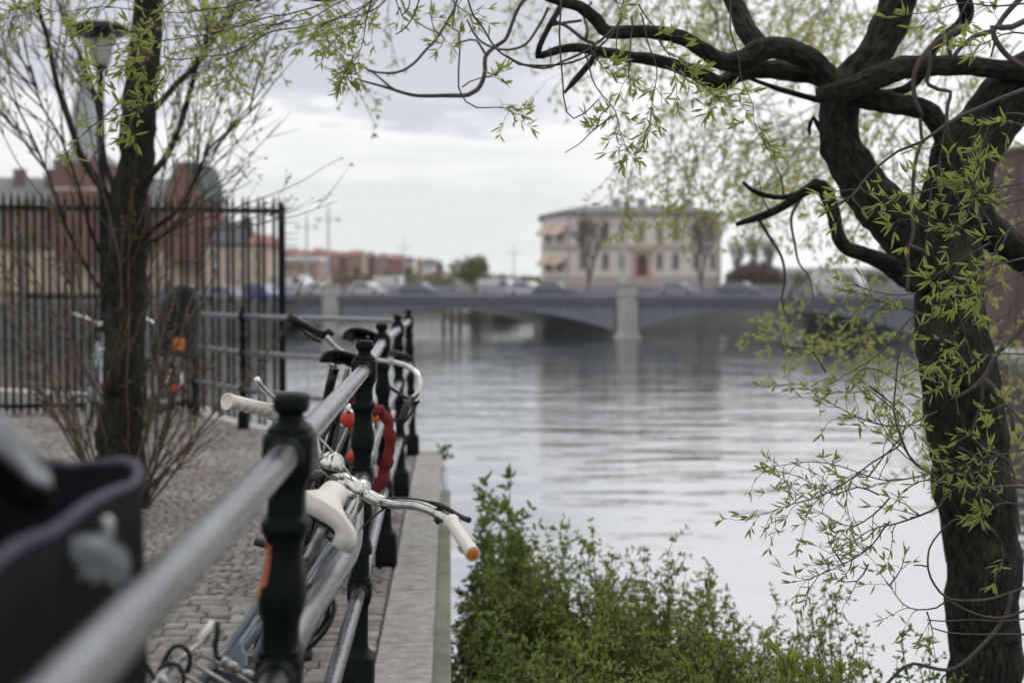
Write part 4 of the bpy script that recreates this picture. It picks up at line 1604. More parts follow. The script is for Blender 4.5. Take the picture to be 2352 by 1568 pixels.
stem(zr([(950, 630), (900, 655), (870, 690)]), 5, 4, 4.45)
stem(zr([(1000, 425), (1060, 490), (1100, 560), (1105, 620)]), 14, 10, 5.1)
stem(zr([(1095, 1225), (1085, 1300), (1040, 1370), (980, 1435), (920, 1490), (860, 1520), (790, 1508), (730, 1495), (690, 1510), (640, 1560), (600, 1600)]), 11, 7, 4.2)
stem(zr([(1170, 1200), (1090, 1230), (1000, 1255), (900, 1257), (850, 1243), (810, 1200), (785, 1140), (790, 1060), (830, 1000), (880, 955), (940, 946), (1000, 960), (1050, 1020)]), 7, 3, 4.2)
stem(zr([(783, 1130), (755, 1124), (730, 1124)]), 4, 3, 4.2)
stem(zr([(1160, 1290), (1080, 1320), (1000, 1318), (920, 1290), (860, 1255)]), 6, 4, 4.15)
stem(zr([(1160, 1385), (1050, 1384), (960, 1385), (860, 1378), (800, 1360)]), 6, 3, 4.15)
stem(zr([(1160, 1325), (1060, 1335), (950, 1330), (840, 1335), (780, 1330)]), 4, 3, 4.15)
stem([(1742, 502), (1768, 545), (1795, 590), (1803, 640), (1795, 690), (1806, 722), (1822, 750)], 9, 3, WD + .5, WD + .45)
stem([(1846, 446), (1818, 498), (1826, 563), (1836, 606), (1858, 634), (1870, 690)], 8, 3, WD + .5, WD + .4)
stem([(1800, 454), (1795, 410), (1778, 370), (1782, 330)], 6, 2, WD + .52, WD + .7)
stem([(1770, 488), (1752, 455), (1742, 400)], 6, 2, WD + .5, WD + .7)

stem([(2450, 140, 5.3), (2500, 300, 4.8), (2450, 600, 4.3), (2400, 900, 4.08), (2392, 1200, 4.1), (2378, 1450, 4.15)], 26, 9, 4.5)
stem([(2450, 640, 5.6), (2440, 740, 5.0), (2400, 800, 4.5), (2372, 830, 4.1)], 20, 8, 4.8)
stem([(1200, -30, 4.9), (1060, -70, 4.9), (900, -45, 4.9), (740, 0, 4.9), (600, -30, 4.9), (420, -25, 4.9)], 14, 5, 4.9)
# leafy sprays of the near side
tw, lf = MB(), MB()
def sp(pts, d0, d1=None, **k):
    spray(tw, lf, path(pts, d0, d1), rw, **k)
NEAR = dict(L=.039, W=.0034, spacing=.050, r0=.0028, r1=.0009)
sp(zr([(745, 180), (640, 280), (540, 360), (430, 430), (385, 460)]), 4.2, nsub=5, sublen=.12, **NEAR)
sp(zr([(1146, 830), (1000, 838), (870, 825), (790, 780), (700, 680), (650, 560), (660, 420), (690, 300), (800, 180)]), 4.0, nsub=9, sublen=.16, **dict(NEAR, r0=.0052, r1=.0015))
sp(zr([(820, 545), (720, 600), (590, 585), (480, 550), (370, 490), (310, 440), (215, 445)]), 4.1, nsub=12, sublen=.13, **NEAR)
sp(zr([(560, 450), (650, 520), (760, 640), (800, 690)]), 4.1, nsub=5, sublen=.12, **NEAR)
sp(zr([(860, 840), (830, 895), (750, 935), (660, 965), (560, 1000), (470, 1060)]), 4.1, nsub=6, sublen=.14, **dict(NEAR, r0=.004))
sp(zr([(750, 935), (700, 890), (640, 868)]), 4.1, nsub=1, sublen=.06, **NEAR)
sp(zr([(830, 760), (700, 800), (600, 800), (450, 750), (330, 735), (250, 750), (160, 760)]), 4.1, nsub=12, sublen=.13, **NEAR)
sp(zr([(690, 660), (600, 720), (500, 790), (400, 850), (300, 890), (180, 930), (108, 942)]), 4.05, nsub=15, sublen=.15, **NEAR)
sp(zr([(640, 870), (580, 940), (500, 980), (420, 950), (350, 910)]), 4.1, nsub=10, sublen=.12, **NEAR)
sp(zr([(640, 960), (560, 1060), (450, 1130), (330, 1170), (270, 1190)]), 4.1, nsub=12, sublen=.13, **NEAR)
sp(zr([(600, 860), (520, 830), (430, 860), (360, 840), (300, 800), (210, 770)]), 4.15, nsub=10, sublen=.12, **NEAR)
sp(zr([(560, 790), (620, 710), (680, 640), (650, 540), (600, 480)]), 4.2, nsub=8, sublen=.14, **NEAR)
sp(zr([(860, 1255), (820, 1290), (750, 1300), (690, 1270), (640, 1200), (600, 1150), (560, 1140)]), 4.15, nsub=5, sublen=.12, **NEAR)
sp(zr([(560, 1120), (520, 1180), (430, 1170), (400, 1110)]), 4.15, nsub=5, sublen=.10, **NEAR)
sp(zr([(640, 1200), (680, 1130), (700, 1080)]), 4.1, nsub=2, sublen=.07, **NEAR)
sp(zr([(780, 1300), (790, 1340), (800, 1400), (790, 1430)]), 4.1, nsub=4, sublen=.07, **NEAR)
sp(zr([(500, 420), (560, 380), (620, 400), (680, 440)]), 4.3, nsub=6, sublen=.12, **NEAR)
sp(zr([(660, 540), (560, 470), (500, 480), (420, 470)]), 4.2, nsub=5, sublen=.10, **NEAR)
sp(zr([(400, 400), (330, 310), (250, 310), (180, 280)]), 4.15, nsub=8, sublen=.10, **NEAR)
sp(zr([(470, 1130), (420, 1050), (400, 990)]), 4.1, nsub=5, sublen=.10, **NEAR)
sp(zr([(800, 190), (700, 150), (600, 130), (520, 100)]), 4.3, nsub=10, sublen=.12, **NEAR)
sp(zr([(740, 100), (650, 110), (560, 90), (500, 60)]), 4.3, nsub=8, sublen=.10, **NEAR)
sp(zr([(900, 680), (960, 710), (1010, 760), (900, 770), (830, 740)]), 3.95, nsub=9, sublen=.13, **NEAR)
sp(zr([(1146, 690), (1060, 710), (960, 730), (880, 780)]), 3.95, nsub=10, sublen=.14, **NEAR)
sp(zr([(1146, 900), (1080, 890), (1010, 900), (950, 930)]), 3.95, nsub=9, sublen=.12, **NEAR)
sp(zr([(1160, 820), (1090, 780), (1020, 720), (980, 640)]), 3.95, nsub=7, sublen=.12, **NEAR)
sp(zr([(900, 560), (880, 500), (850, 440), (800, 400)]), 4.05, nsub=8, sublen=.10, **NEAR)
sp(zr([(1010, 110), (930, 200), (880, 260), (820, 320), (790, 380)]), 4.2, nsub=7, sublen=.12, **NEAR)
sp(zr([(950, 350), (930, 250), (900, 180), (850, 120)]), 4.2, nsub=6, sublen=.10, **NEAR)
sp(zr([(1146, 330), (1060, 330), (960, 340), (890, 390)]), 4.3, nsub=7, sublen=.12, **NEAR)
sp(zr([(1146, 20), (1080, 60), (1010, 80), (930, 110)]), 4.2, nsub=9, sublen=.12, **NEAR)
sp(zr([(1170, 640), (1120, 560), (1060, 520), (1000, 560)]), 4.1, nsub=6, sublen=.12, **NEAR)
sp(zr([(1060, 1050), (1070, 1100), (1050, 1150), (1035, 1190)]), 4.1, nsub=2, sublen=.05, **NEAR)
sp(zr([(250, 1420 + 120), (240, 1500), (255, 1480)]), 4.0, nsub=3, sublen=.05, L=.055, W=.007, spacing=.02)
UP = dict(L=.045, W=.0041, spacing=.078, r0=.0030, r1=.001)
sp(z5([(1055, 480), (860, 560), (700, 630), (500, 760), (380, 810), (230, 930), (130, 1050), (60, 1090)]), 4.0, nsub=3, sublen=.09, start=.86, main_leaf=False, curl=.006, **dict(UP, r0=.0068, r1=.0025))
sp(z5([(180, 1000), (120, 1060), (50, 1110), (10, 1120)]), 4.0, nsub=6, sublen=.09, start=.1, **UP)
sp(z5([(850, 640), (800, 750), (740, 900), (700, 1000), (640, 1040)]), 4.0, nsub=12, sublen=.14, **UP)
sp(z5([(700, 980), (560, 1010), (430, 1050), (330, 1050)]), 3.95, nsub=9, sublen=.11, **UP)
sp(z5([(560, 1020), (550, 1150), (540, 1220), (430, 1180), (330, 1200)]), 3.95, nsub=7, sublen=.10, **UP)
sp(z5([(800, 1000), (740, 1180), (650, 1220)]), 3.95, nsub=8, sublen=.11, **UP)
sp(z5([(1055, 1060), (900, 1090), (800, 1000), (720, 960)]), 4.0, nsub=9, sublen=.13, **UP)
sp(z5([(1055, 980), (960, 1000), (840, 1000), (780, 900)]), 4.0, nsub=8, sublen=.13, **UP)
sp(z5([(870, 1300), (760, 1360), (700, 1400), (560, 1500)]), 4.0, nsub=10, sublen=.12, **UP)
sp(z5([(1055, 1380), (940, 1420), (840, 1450), (700, 1540)]), 4.0, nsub=13, sublen=.14, **UP)
sp(z5([(880, 1200), (830, 1130), (800, 1060), (780, 960)]), 4.0, nsub=8, sublen=.11, **UP)
sp(z5([(1080, 620), (960, 600), (880, 660), (820, 760)]), 4.0, nsub=9, sublen=.12, **UP)
sp(z5([(1080, 680), (1000, 660), (960, 640)]), 3.9, nsub=4, sublen=.09, **UP)
sp(z5([(640, 640), (620, 760), (600, 860), (590, 940)]), 4.0, nsub=7, sublen=.11, **UP)
sp(z5([(1055, 20), (900, 30), (740, 20), (560, 60), (440, 80), (380, 90)]), 4.2, nsub=10, sublen=.09, **UP)
sp(z5([(760, 0), (720, 60), (680, 140), (640, 180)]), 4.3, nsub=8, sublen=.09, **UP)
sp(z5([(1060, 180), (930, 190), (820, 240), (740, 240)]), 4.2, nsub=7, sublen=.09, **UP)
sp(z5([(1060, 1180), (980, 1240), (900, 1330), (880, 1440)]), 4.1, nsub=9, sublen=.12, **UP)

# hanging curly twigs of the upper middle
zu = lambda pts: [(1163.75 + .5052 * x, .5052 * y) for x, y in pts]
HANG = dict(L=.042, W=.0040, spacing=.036, r0=.0028, r1=.0009)
def bare(pts, d0, w0=6, w1=3, curl=.01):
    p = curly(path(pts, d0), .025, curl, rw)
    tw.tube(p, lerp_list([px2r(w0, d0), px2r(w1, d0)], len(p)), 5, cap=False)
bare(zu([(240, -30), (248, 150), (250, 300), (258, 440), (275, 510), (310, 535), (360, 510), (420, 450)]), 4.3, 5, 3)
bare(zu([(525, 60), (510, 160), (500, 250)]), 4.3, 4, 3)
bare(zu([(570, 70), (562, 180), (565, 300)]), 4.3, 4, 3)
sp(zu([(355, 240), (390, 350), (440, 450), (490, 510), (510, 600), (540, 680), (530, 745)]), 4.35, nsub=13, sublen=.10, start=.5, **HANG)
sp(zu([(470, 480), (420, 540), (400, 600), (390, 580)]), 4.35, nsub=5, sublen=.08, **HANG)
sp(zu([(610, 60), (640, 170), (690, 310), (680, 400), (650, 520), (640, 625)]), 4.3, nsub=9, sublen=.09, start=.55, **HANG)
sp(zu([(370, 200), (400, 260), (440, 310), (480, 300)]), 4.3, nsub=8, sublen=.08, start=.2, **HANG)
sp(zu([(560, 280), (555, 340), (560, 390)]), 4.3, nsub=6, sublen=.07, start=.3, **HANG)
sp(zu([(720, 300), (800, 350), (880, 385), (960, 440), (1060, 425)]), 4.3, nsub=14, sublen=.10, start=.05, **HANG)
sp(zu([(690, 180), (740, 250), (790, 270), (860, 330)]), 4.35, nsub=9, sublen=.09, start=.1, **HANG)
sp(zu([(600, 20), (660, 100), (740, 160), (800, 170)]), 4.3, nsub=3, sublen=.05, start=.5, **HANG)
sp(zu([(960, 430), (930, 470), (920, 500)]), 4.3, nsub=5, sublen=.06, **HANG)
sp(zu([(1020, -20), (1010, 150), (1060, 260), (1080, 380), (1120, 480), (1130, 560), (1170, 640), (1200, 700)]), 4.35, nsub=8, sublen=.08, start=.72, **HANG)
bare(zu([(0, 255), (60, 290), (180, 305), (300, 280), (400, 220), (480, 150), (520, 80)]), 4.4, 6, 4)
sp(zu([(470, -20), (500, 10), (530, 20), (560, -10)]), 4.3, nsub=6, sublen=.07, **HANG)
bare(zu([(480, 530), (380, 600), (330, 660), (265, 695)]), 4.35, 4, 2)
# long arched twigs left of them
zl = lambda pts: [(735 + .2865 * x, .2865 * y) for x, y in pts]
def br(pts, w, d, seed=0):
    mb2 = path(pts, d)
    p = curly(mb2, .02, .008, rw)
    tw.tube(p, lerp_list([px2r(q, d) for q in w], len(p)), 8)
br(zl([(310, 510), (380, 555), (450, 578), (600, 585), (750, 510), (860, 400), (960, 290), (1040, 160), (1085, 70), (1110, -30)]), (4, 6, 6, 6, 6), 5.2)
br(zl([(310, 640), (450, 690), (600, 722), (800, 768), (1000, 765), (1180, 768), (1250, 730), (1300, 650), (1328, 560), (1325, 450), (1390, 380), (1480, 330), (1520, 240), (1560, 130), (1640, 10), (1700, -30)]), (4, 7, 9, 11, 10, 9, 8), 5.2)
br(zl([(375, 560), (500, 640), (600, 720)]), (3, 5), 5.2)
br(zl([(1330, 440), (1255, 330), (1150, 335), (1080, 355)]), (6, 5, 4), 5.2)
br(zl([(1180, -30), (1240, 140), (1310, 230), (1380, 340), (1450, 420), (1600, 510), (1790, 545), (1950, 500), (2150, 400), (2300, 280), (2360, 220)]), (4, 5, 5, 6), 4.4)
br(zl([(1085, 70), (1060, 230), (1105, 250), (1120, 400), (1108, 560), (1115, 700), (1135, 760)]), (4, 4, 4), 4.8)
br(zl([(1180, 160), (1260, 310), (1380, 380), (1500, 400), (1650, 350), (1760, 200), (1830, 60)]), (5, 6, 7), 5.3)
br(zl([(1840, 160), (1960, 210), (2090, 300), (2200, 350)]), (8, 8, 9), 5.3)
br(zl([(1830, 210), (1950, 180), (2100, 165)]), (7, 7, 7), 5.3)
br(zl([(2130, 320), (2140, 220), (2110, 120), (2180, 20)]), (7, 6, 5), 5.2)
br(zl([(640, -20), (700, 100), (800, 180), (950, 260)]), (4, 3), 5.6)
br(zl([(800, -20), (760, 120), (700, 220), (605, 278)]), (4, 3), 4.6)
br(zl([(650, 130), (690, 90), (720, -20)]), (3, 3), 4.6)
br(zl([(1840, 380), (1850, 500)]), (3, 3), 5)
sp(zl([(1135, 760), (1180, 800), (1260, 850), (1420, 855), (1510, 860), (1560, 900), (1640, 930)]), 4.6, nsub=9, sublen=.10, start=.55, **HANG)
sp(zl([(1140, 700), (1200, 660), (1290, 628), (1400, 600), (1440, 560)]), 4.6, nsub=6, sublen=.08, start=.55, **HANG)
sp(zl([(1040, -30), (1100, 60), (1200, 130), (1260, 150)]), 4.6, nsub=9, sublen=.08, start=.1, **HANG)
sp(zl([(960, 290), (920, 230), (890, 160), (905, 110)]), 4.6, nsub=3, sublen=.05, start=.5, **HANG)
sp(zl([(960, 260), (1000, 320), (990, 360), (900, 330)]), 4.6, nsub=4, sublen=.06, start=.3, **HANG)
sp(zl([(430, -30), (390, 130), (345, 330), (310, 440), (270, 510), (200, 540), (140, 560)]), 4.5, nsub=13, sublen=.10, start=.55, **HANG)
sp(zl([(270, 450), (240, 520), (190, 600), (165, 640)]), 4.5, nsub=7, sublen=.08, start=.1, **HANG)
sp(zl([(550, -20), (470, 60), (300, 130), (120, 170), (-40, 200)]), 4.7, nsub=15, sublen=.13, start=.05, **HANG)
sp(zl([(430, -20), (300, 90), (130, 150), (-40, 260)]), 4.7, nsub=12, sublen=.13, start=.05, **HANG)
sp(zl([(350, 190), (230, 220), (120, 320), (40, 420)]), 4.8, nsub=8, sublen=.10, start=.1, **HANG)
sp(zl([(600, -30), (640, 70), (660, 130)]), 4.7, nsub=4, sublen=.08, **HANG)
# twigs reaching far left, in front of the other tree
zt = lambda pts: [(.2734 * x, .2734 * y) for x, y in pts]
LEFT = dict(L=.046, W=.0046, spacing=.058, r0=.003, r1=.001)
sp(zt([(2700, 40), (2240, 160), (1900, 250), (1600, 310), (1350, 330), (1000, 370), (510, 390)]), 4.9, nsub=16, sublen=.17, start=.1, **LEFT)
sp(zt([(2500, -60), (2100, 20), (1950, 60), (1700, 90), (1370, 100), (900, 70), (400, 90), (0, 160)]), 4.9, nsub=18, sublen=.18, start=.1, **LEFT)
sp(zt([(1560, -60), (1440, 10), (1370, 60), (1250, 200), (1180, 300), (1100, 420)]), 4.7, nsub=9, sublen=.13, start=.3, **LEFT)
sp(zt([(2600, 200), (2240, 300), (2000, 440), (1800, 470), (1500, 490), (1300, 470), (1000, 560), (800, 640)]), 4.9, nsub=18, sublen=.16, start=.15, **LEFT)
sp(zt([(1380, 640), (1300, 760), (1230, 870), (1080, 900), (1000, 870)]), 4.8, nsub=10, sublen=.10, start=.05, **LEFT)
sp(zt([(1100, 740), (1000, 860), (900, 960), (700, 1130), (540, 1300)]), 4.8, nsub=9, sublen=.08, start=.2, **LEFT)
sp(zt([(1250, 440), (1200, 520), (1180, 620)]), 4.8, nsub=9, sublen=.10, start=.05, **LEFT)
sp(zt([(1220, 900), (1150, 980), (1060, 1080), (1010, 1170)]), 4.8, nsub=10, sublen=.08, start=.05, **LEFT)
sp(zt([(900, 200), (800, 230), (700, 270), (640, 340)]), 4.8, nsub=9, sublen=.10, start=.05, **LEFT)
sp(zt([(900, 560), (830, 600), (780, 680)]), 4.8, nsub=7, sublen=.08, start=.05, **LEFT)
sp(zt([(2500, 120), (2100, 330), (1900, 560), (1780, 640)]), 5.2, nsub=10, sublen=.15, start=.2, **LEFT)
sp(zt([(2300, -40), (2000, 90), (1760, 250), (1640, 420)]), 5.2, nsub=10, sublen=.15, start=.1, **LEFT)
sp(zt([(2900, 0), (2600, 150), (2300, 200), (2000, 330)]), 5.2, nsub=12, sublen=.16, start=.1, **LEFT)
sp(zt([(3200, -20), (2900, 120), (2600, 330), (2350, 420)]), 5.4, nsub=12, sublen=.16, start=.1, **LEFT)
sp(zt([(400, -40), (250, 60), (100, 90), (-60, 70)]), 5.0, nsub=9, sublen=.12, start=.1, **LEFT)
tw.build('twigs', 'twig', WIL)
lf.build('foliage', 'leaf', WIL, smooth=False)

# far side of the crown: soft pale curtains behind the limbs
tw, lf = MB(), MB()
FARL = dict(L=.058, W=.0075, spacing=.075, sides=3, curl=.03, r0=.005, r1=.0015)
rf = random.Random(5)
def curtain(x0, x1, y0, y1, k, dlo, dhi, ln=.9, nsub=9, slope=0.0):
    for _ in range(k):
        x, d = rf.uniform(x0, x1), rf.uniform(dlo, dhi)
        y = rf.uniform(y0, y1)
        p = at(x, y, d)
        dirv = V((rf.uniform(-.7, .35) + slope, rf.uniform(-.3, .3), rf.uniform(-.9, .1))).normalized()
        pts = [p]
        for q in range(4):
            dirv = (dirv + rv(rf) * .3 + V((-.05, 0, -.22))).normalized()
            pts.append(pts[-1] + dirv * ln / 4)
        spray(tw, lf, pts, rf, nsub=nsub, sublen=.42, start=.1, **FARL)
curtain(1520, 1900, 195, 300, 22, 9.5, 12, .8)
curtain(1450, 1620, 230, 370, 4, 9.5, 12, .6)
curtain(1680, 1900, 300, 390, 12, 9.5, 11.5, .6)
curtain(1560, 2010, -120, 30, 30, 9.0, 11.5, .6)
curtain(1380, 1700, -120, 30, 16, 8.5, 10.5, .8)
curtain(1400, 1460, 330, 400, 2, 9, 11, .5)
curtain(1000, 1450, -80, 20, 6, 8.5, 11, .4, 5)
curtain(1960, 2110, 240, 420, 12, 8, 10, .6)
curtain(1760, 2080, 600, 690, 3, 8.5, 11, .5, 6)
curtain(1900, 2080, 690, 740, 6, 8.0, 9.5, .3, 7)
curtain(2050, 2352, -60, 120, 18, 8, 10.5, .8)
curtain(2240, 2352, 560, 900, 14, 7.5, 9, .8)
curtain(2230, 2352, 330, 520, 6, 7.5, 9, .6)
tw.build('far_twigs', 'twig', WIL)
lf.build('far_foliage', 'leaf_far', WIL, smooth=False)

# ------------------------------------------------------------------ the tree on the left, ringed by suckers
TD = 8.5
tb = atz(276, TD, -.02)
LT = thing('young_tree', tb, 'dark mossy tree trunk ringed with bare brown suckers standing in the cobbles', 'tree')
rt = random.Random(33)
mb = MB()
P8 = lambda w: px2r(w, TD)
limb(mb, [tb - V((0, 0, .1))] + path([(276, 1120), (277, 1040), (282, 900), (289, 720), (296, 600), (305, 420), (316, 280), (324, 190), (336, 60), (342, -40), (352, -200)], TD),
     [P8(150), P8(112), P8(98), P8(93), P8(88), P8(86), P8(84), P8(80), P8(74), P8(68), P8(66), P8(56)], .06, 26, .16, 4.0)
limb(mb, path([(352, -200), (350, -420), (366, -640), (360, -860)], TD), [P8(56), P8(44), P8(28), P8(6)], .06, 16, .14, 4.4)
mb.build('trunk', 'tree_bark', LT)
def tl(pts, w, d0=TD, d1=None, n=10):
    mb = MB()
    p = path(pts, d0, d1)
    q = limb(mb, p, [px2r(a * .66, TD) for a in w], .05, n, .10, rt.uniform(0, 50))
    mb.build('limb', 'tree_bark', LT)
    return q
LM = []
LM.append(tl([(262, 480), (225, 420), (185, 355), (160, 280), (130, 190), (110, 90), (85, 10), (70, -60)], [32, 28, 24, 21, 18, 16, 15, 12], TD, TD - .3))
LM.append(tl([(262, 430), (240, 370), (232, 290), (215, 210), (180, 120), (150, 50), (120, -30)], [24, 20, 18, 15, 13, 11, 9], TD + .1, TD + .5))
LM.append(tl([(318, 440), (345, 405), (385, 355), (415, 285), (432, 225), (452, 150), (480, 70), (505, -30)], [26, 24, 21, 18, 16, 14, 12, 9], TD - .1, TD - .4))
LM.append(tl([(330, 270), (365, 238), (410, 190), (455, 145), (480, 105), (520, 50), (560, -30)], [26, 24, 22, 20, 18, 15, 12], TD - .05, TD + .3))
LM.append(tl([(318, 560), (360, 520), (410, 480), (450, 410), (478, 345), (520, 305), (600, 235)], [18, 15, 13, 10, 9, 7, 4], TD - .1, TD - .5))
LM.append(tl([(306, 590), (340, 560), (395, 525), (440, 450)], [12, 10, 8, 6], TD - .15))
LM.append(tl([(262, 640), (235, 590), (205, 520), (180, 430), (140, 320), (95, 240), (70, 150)], [16, 14, 12, 10, 8, 7, 5], TD + .1, TD - .2))
LM.append(tl([(262, 700), (215, 640), (160, 540), (120, 430), (80, 330), (30, 230), (-20, 160)], [14, 12, 11, 9, 8, 6, 5], TD - .1, TD - .4))
tw, bd = MB(), MB()
def shoot(p0, d0, L, r, depth=0, up=.25, budk=.5):
    pts = [p0]
    d = d0.normalized()
    m = max(4, int(L / .12))
    for q in range(m):
        d = (d + rv(rt) * .12 + V((0, 0, up * .16))).normalized()
        pts.append(pts[-1] + d * L / m)
    tw.tube(pts, lerp_list([r, r * .3], len(pts)), 5 if r > .005 else 4, cap=False)
    for q in range(1, len(pts)):
        if rt.random() < budk:
            for _ in range(rt.choice((1, 2, 2))):
                bd.leaf(pts[q], (d + rv(rt) * .8).normalized(), rv(rt), rt.uniform(.012, .032), .005, .1)
    if depth < 2 and L > .35:
        for q in range(rt.choice((3, 4, 5, 6)) if depth == 0 else 3):
            i = rt.randrange(int(m * .2), m)
            dd = (pts[i] - pts[i - 1]).normalized()
            shoot(pts[i], dd + rv(rt) * .55, L * rt.uniform(.22, .5) * (1.15 - i / m * .5), r * .55, depth + 1, up, budk)
for k in range(19):
    a = rt.uniform(0, 2 * PI)
    z0 = rt.choice((0.02, .05, .1, .3, .6, .9, 1.2))
    out = rt.uniform(.12, .6) if z0 < .2 else rt.uniform(.3, .7)
    rr0 = .16 if z0 < .2 else .11
    p0 = tb + V((math.cos(a) * rr0 + .015 * z0, math.sin(a) * rr0, z0))
    shoot(p0, V((math.cos(a) * out, math.sin(a) * out * .7, 1)), rt.uniform(.9, 2.1), rt.uniform(.005, .009))
for x, y, tx_, ty_ in ((120, 1060, 70, 600), (190, 1060, 20, 700), (150, 1050, 110, 760), (60, 900, -30, 420), (400, 1060, 480, 760), (360, 1080, 560, 640), (345, 1080, 600, 800), (420, 1000, 520, 650), (450, 1050, 610, 850), (340, 1100, 470, 900),
                     (210, 1080, 90, 880), (330, 1100, 440, 1000)):
    p0, p1 = at(x, y, TD + rt.uniform(-.4, .2)), at(tx_, ty_, TD + rt.uniform(-.6, .2))
    p0 = tb + (p0 - tb) * .35
    p0.z = .0
    d = p1 - p0
    shoot(p0, d, d.length, .009, 0, .05)
for q in LM:
    n_ = len(q)
    for k in range(11):
        i = rt.randrange(int(n_ * .25), n_ - 1)
        d = (q[i + 1] - q[i]).normalized()
        shoot(q[i], d + rv(rt) * .6, rt.uniform(.4, 1.15), .0055, 0, .28, .28)
tw.build('suckers', 'shoot', LT)
bd.build('buds', 'bud', LT, smooth=False)
# its spring leaves high up
tw = lf = MB()
lf.leafmi = 1
rl = random.Random(8)
for k in range(30):
    x = rl.choice((rl.uniform(-30, 760), rl.uniform(380, 900)))
    y = rl.uniform(-60, 110) if x > 120 else rl.uniform(-60, 40)
    d = rl.uniform(6.3, 8.8)
    p = at(x, y, d)
    dv = V((rl.uniform(-.6, .6), rl.uniform(-.3, .3), rl.uniform(-.5, .5)))
    spray(tw, lf, [p, p + dv * .35, p + dv * .7 + V((0, 0, -.1)), p + dv + V((rl.uniform(-.1, .1), 0, -.25))], rl, r0=.004, r1=.0015, nsub=5, sublen=.28, L=.045, W=.006, spacing=.07, start=.1, sides=4)
for k in range(16):
    q = LM[rl.choice((2, 3, 3, 4, 2))]
    i = rl.randrange(int(len(q) * .3), len(q) - 1)
    dv = rv(rl)
    p = q[i]
    spray(tw, lf, [p, p + dv * .25, p + dv * .45 + V((0, 0, -.06))], rl, r0=.004, r1=.0015, nsub=3, sublen=.25, L=.042, W=.0055, spacing=.08, start=.2, sides=4)
lf.build('crown', ['dark_twig', 'leaf'], LT, smooth=False)

# ------------------------------------------------------------------ shrubs under the quay wall
rs = random.Random(14)
def shrub(name, px, d, ztop, rx, ry, label, nst=60, leafk=1.0, mat='shrub_leaf', L=.026, zb=None, spiky=.12, lean=0.0):
    b = atz(px, d, 0)
    zb = (-1.75 - max(0, b.x - 2.6) * .3) if zb is None else zb
    base = V((b.x, b.y, zb))
    root = thing(name, base, label, 'shrub', 'shrubs on the bank')
    tw, lf = MB(), MB()
    H = ztop - zb
    for k in range(nst):
        a = rs.uniform(0, 2 * PI)
        rr = math.sqrt(rs.random())
        tip = V((base.x + rx * rr * math.cos(a) + lean * rr, base.y + ry * rr * math.sin(a), zb + H * (1 - .38 * rr * rr) * rs.uniform(.80, 1.0 + spiky * .25)))
        root_p = V((base.x + rx * .25 * rr * math.cos(a), base.y + ry * .25 * rr * math.sin(a), zb))
        midp = root_p.lerp(tip, .5) + rv(rs) * .1 + V((0, 0, .12))
        pts = curly([root_p, midp, tip], .06, .05, rs, 4)
        tw.tube(pts, lerp_list([.006, .0015], len(pts)), 4, cap=False)
        m = len(pts)
        for i in range(int(m * .30), m):
            t = (pts[i] - pts[i - 1]).normalized()
            # side twigs with paired leaves
            for q in range(2 if i < m * .85 else 1):
                dd = (t * .6 + rv(rs) * .9 + V((0, 0, .25))).normalized()
                ln = rs.uniform(.05, .20) * (1.15 - i / m * .6)
                if rs.random() > leafk:
                    continue
                e = pts[i] + dd * ln
                tw.tube([pts[i], e], [.0018, .001], 3, cap=False)
                k2 = max(2, int(ln / .03))
                for w in range(k2):
                    c = pts[i] + dd * ln * (w + .6) / k2
                    sd = dd.cross(rv(rs)).normalized()
                    for s in (-1, 1):
                        lf.leaf(c, (sd * s + dd * .6).normalized(), rv(rs), L * rs.uniform(.6, 1.2), L * .22, .1)
            for s in range(2):
                lf.leaf(pts[i], (t * .5 + rv(rs)).normalized(), rv(rs), L * rs.uniform(.7, 1.2), L * .24, .1)
        for s in range(4):
            lf.leaf(pts[-1], (V((0, 0, 1)) + rv(rs) * .8).normalized(), rv(rs), L * rs.uniform(.8, 1.3), L * .22, .1)
    tw.build('branches', 'dark_twig', root)
    lf.build('foliage', mat, root, smooth=False)
    return root
def zat(y, d):
    return at(1176, y, d).z
shrub('bank_shrub', 1130, 8.0, zat(1125, 8.0), .26, .30, 'upright dark shrub beside the end of the quay wall, taller than its neighbours', 15, mat='shrub_leaf_b', L=.055, spiky=.6, zb=-1.9)
shrub('bank_shrub', 1185, 7.3, zat(1205, 7.3), .36, .35, 'loose green shrub touching the quay wall below the white handlebar grip', 44, mat='shrub_leaf_b', L=.048)
shrub('bank_shrub', 1310, 7.0, zat(1225, 7.0), .70, .5, 'dense olive green shrub in the middle of the bank behind its neighbours', 190, L=.029)
shrub('bank_shrub', 1500, 6.6, zat(1255, 6.6), .70, .5, 'broad green shrub on the bank with tall tips against the water', 165, L=.027)
shrub('bank_shrub', 1680, 6.2, zat(1350, 6.2), .56, .5, 'green shrub thinning out to the right on the bank', 135, L=.025)
shrub('bank_shrub', 1850, 5.9, zat(1410, 5.9), .50, .45, 'sparse shrub with the water showing through near the willow sprays', 90, leafk=.95, L=.024)
shrub('bank_shrub', 1180, 5.6, zat(1395, 5.6), .42, .6, 'dark green shrub right beside the coping stones at the bottom', 105, mat='shrub_leaf_b', L=.032)
shrub('bank_shrub', 1390, 5.3, zat(1400, 5.3), .48, .45, 'leafy shrub at the bottom of the photo in the middle of the thicket', 120, L=.026)
shrub('bank_shrub', 1610, 5.0, zat(1450, 5.0), .44, .45, 'small leaved shrub at the bottom edge in front of the sparse ones', 110, L=.024)
shrub('bank_shrub', 1820, 4.9, zat(1470, 4.9), .36, .40, 'twiggy shrub at the bottom edge left of the willow trunk', 105, leafk=1.0, L=.024)
shrub('bank_shrub', 1990, 5.3, zat(1425, 5.3), .38, .4, 'airy shrub with upright tips just left of the willow trunk', 80, leafk=.9, spiky=.5, L=.024)
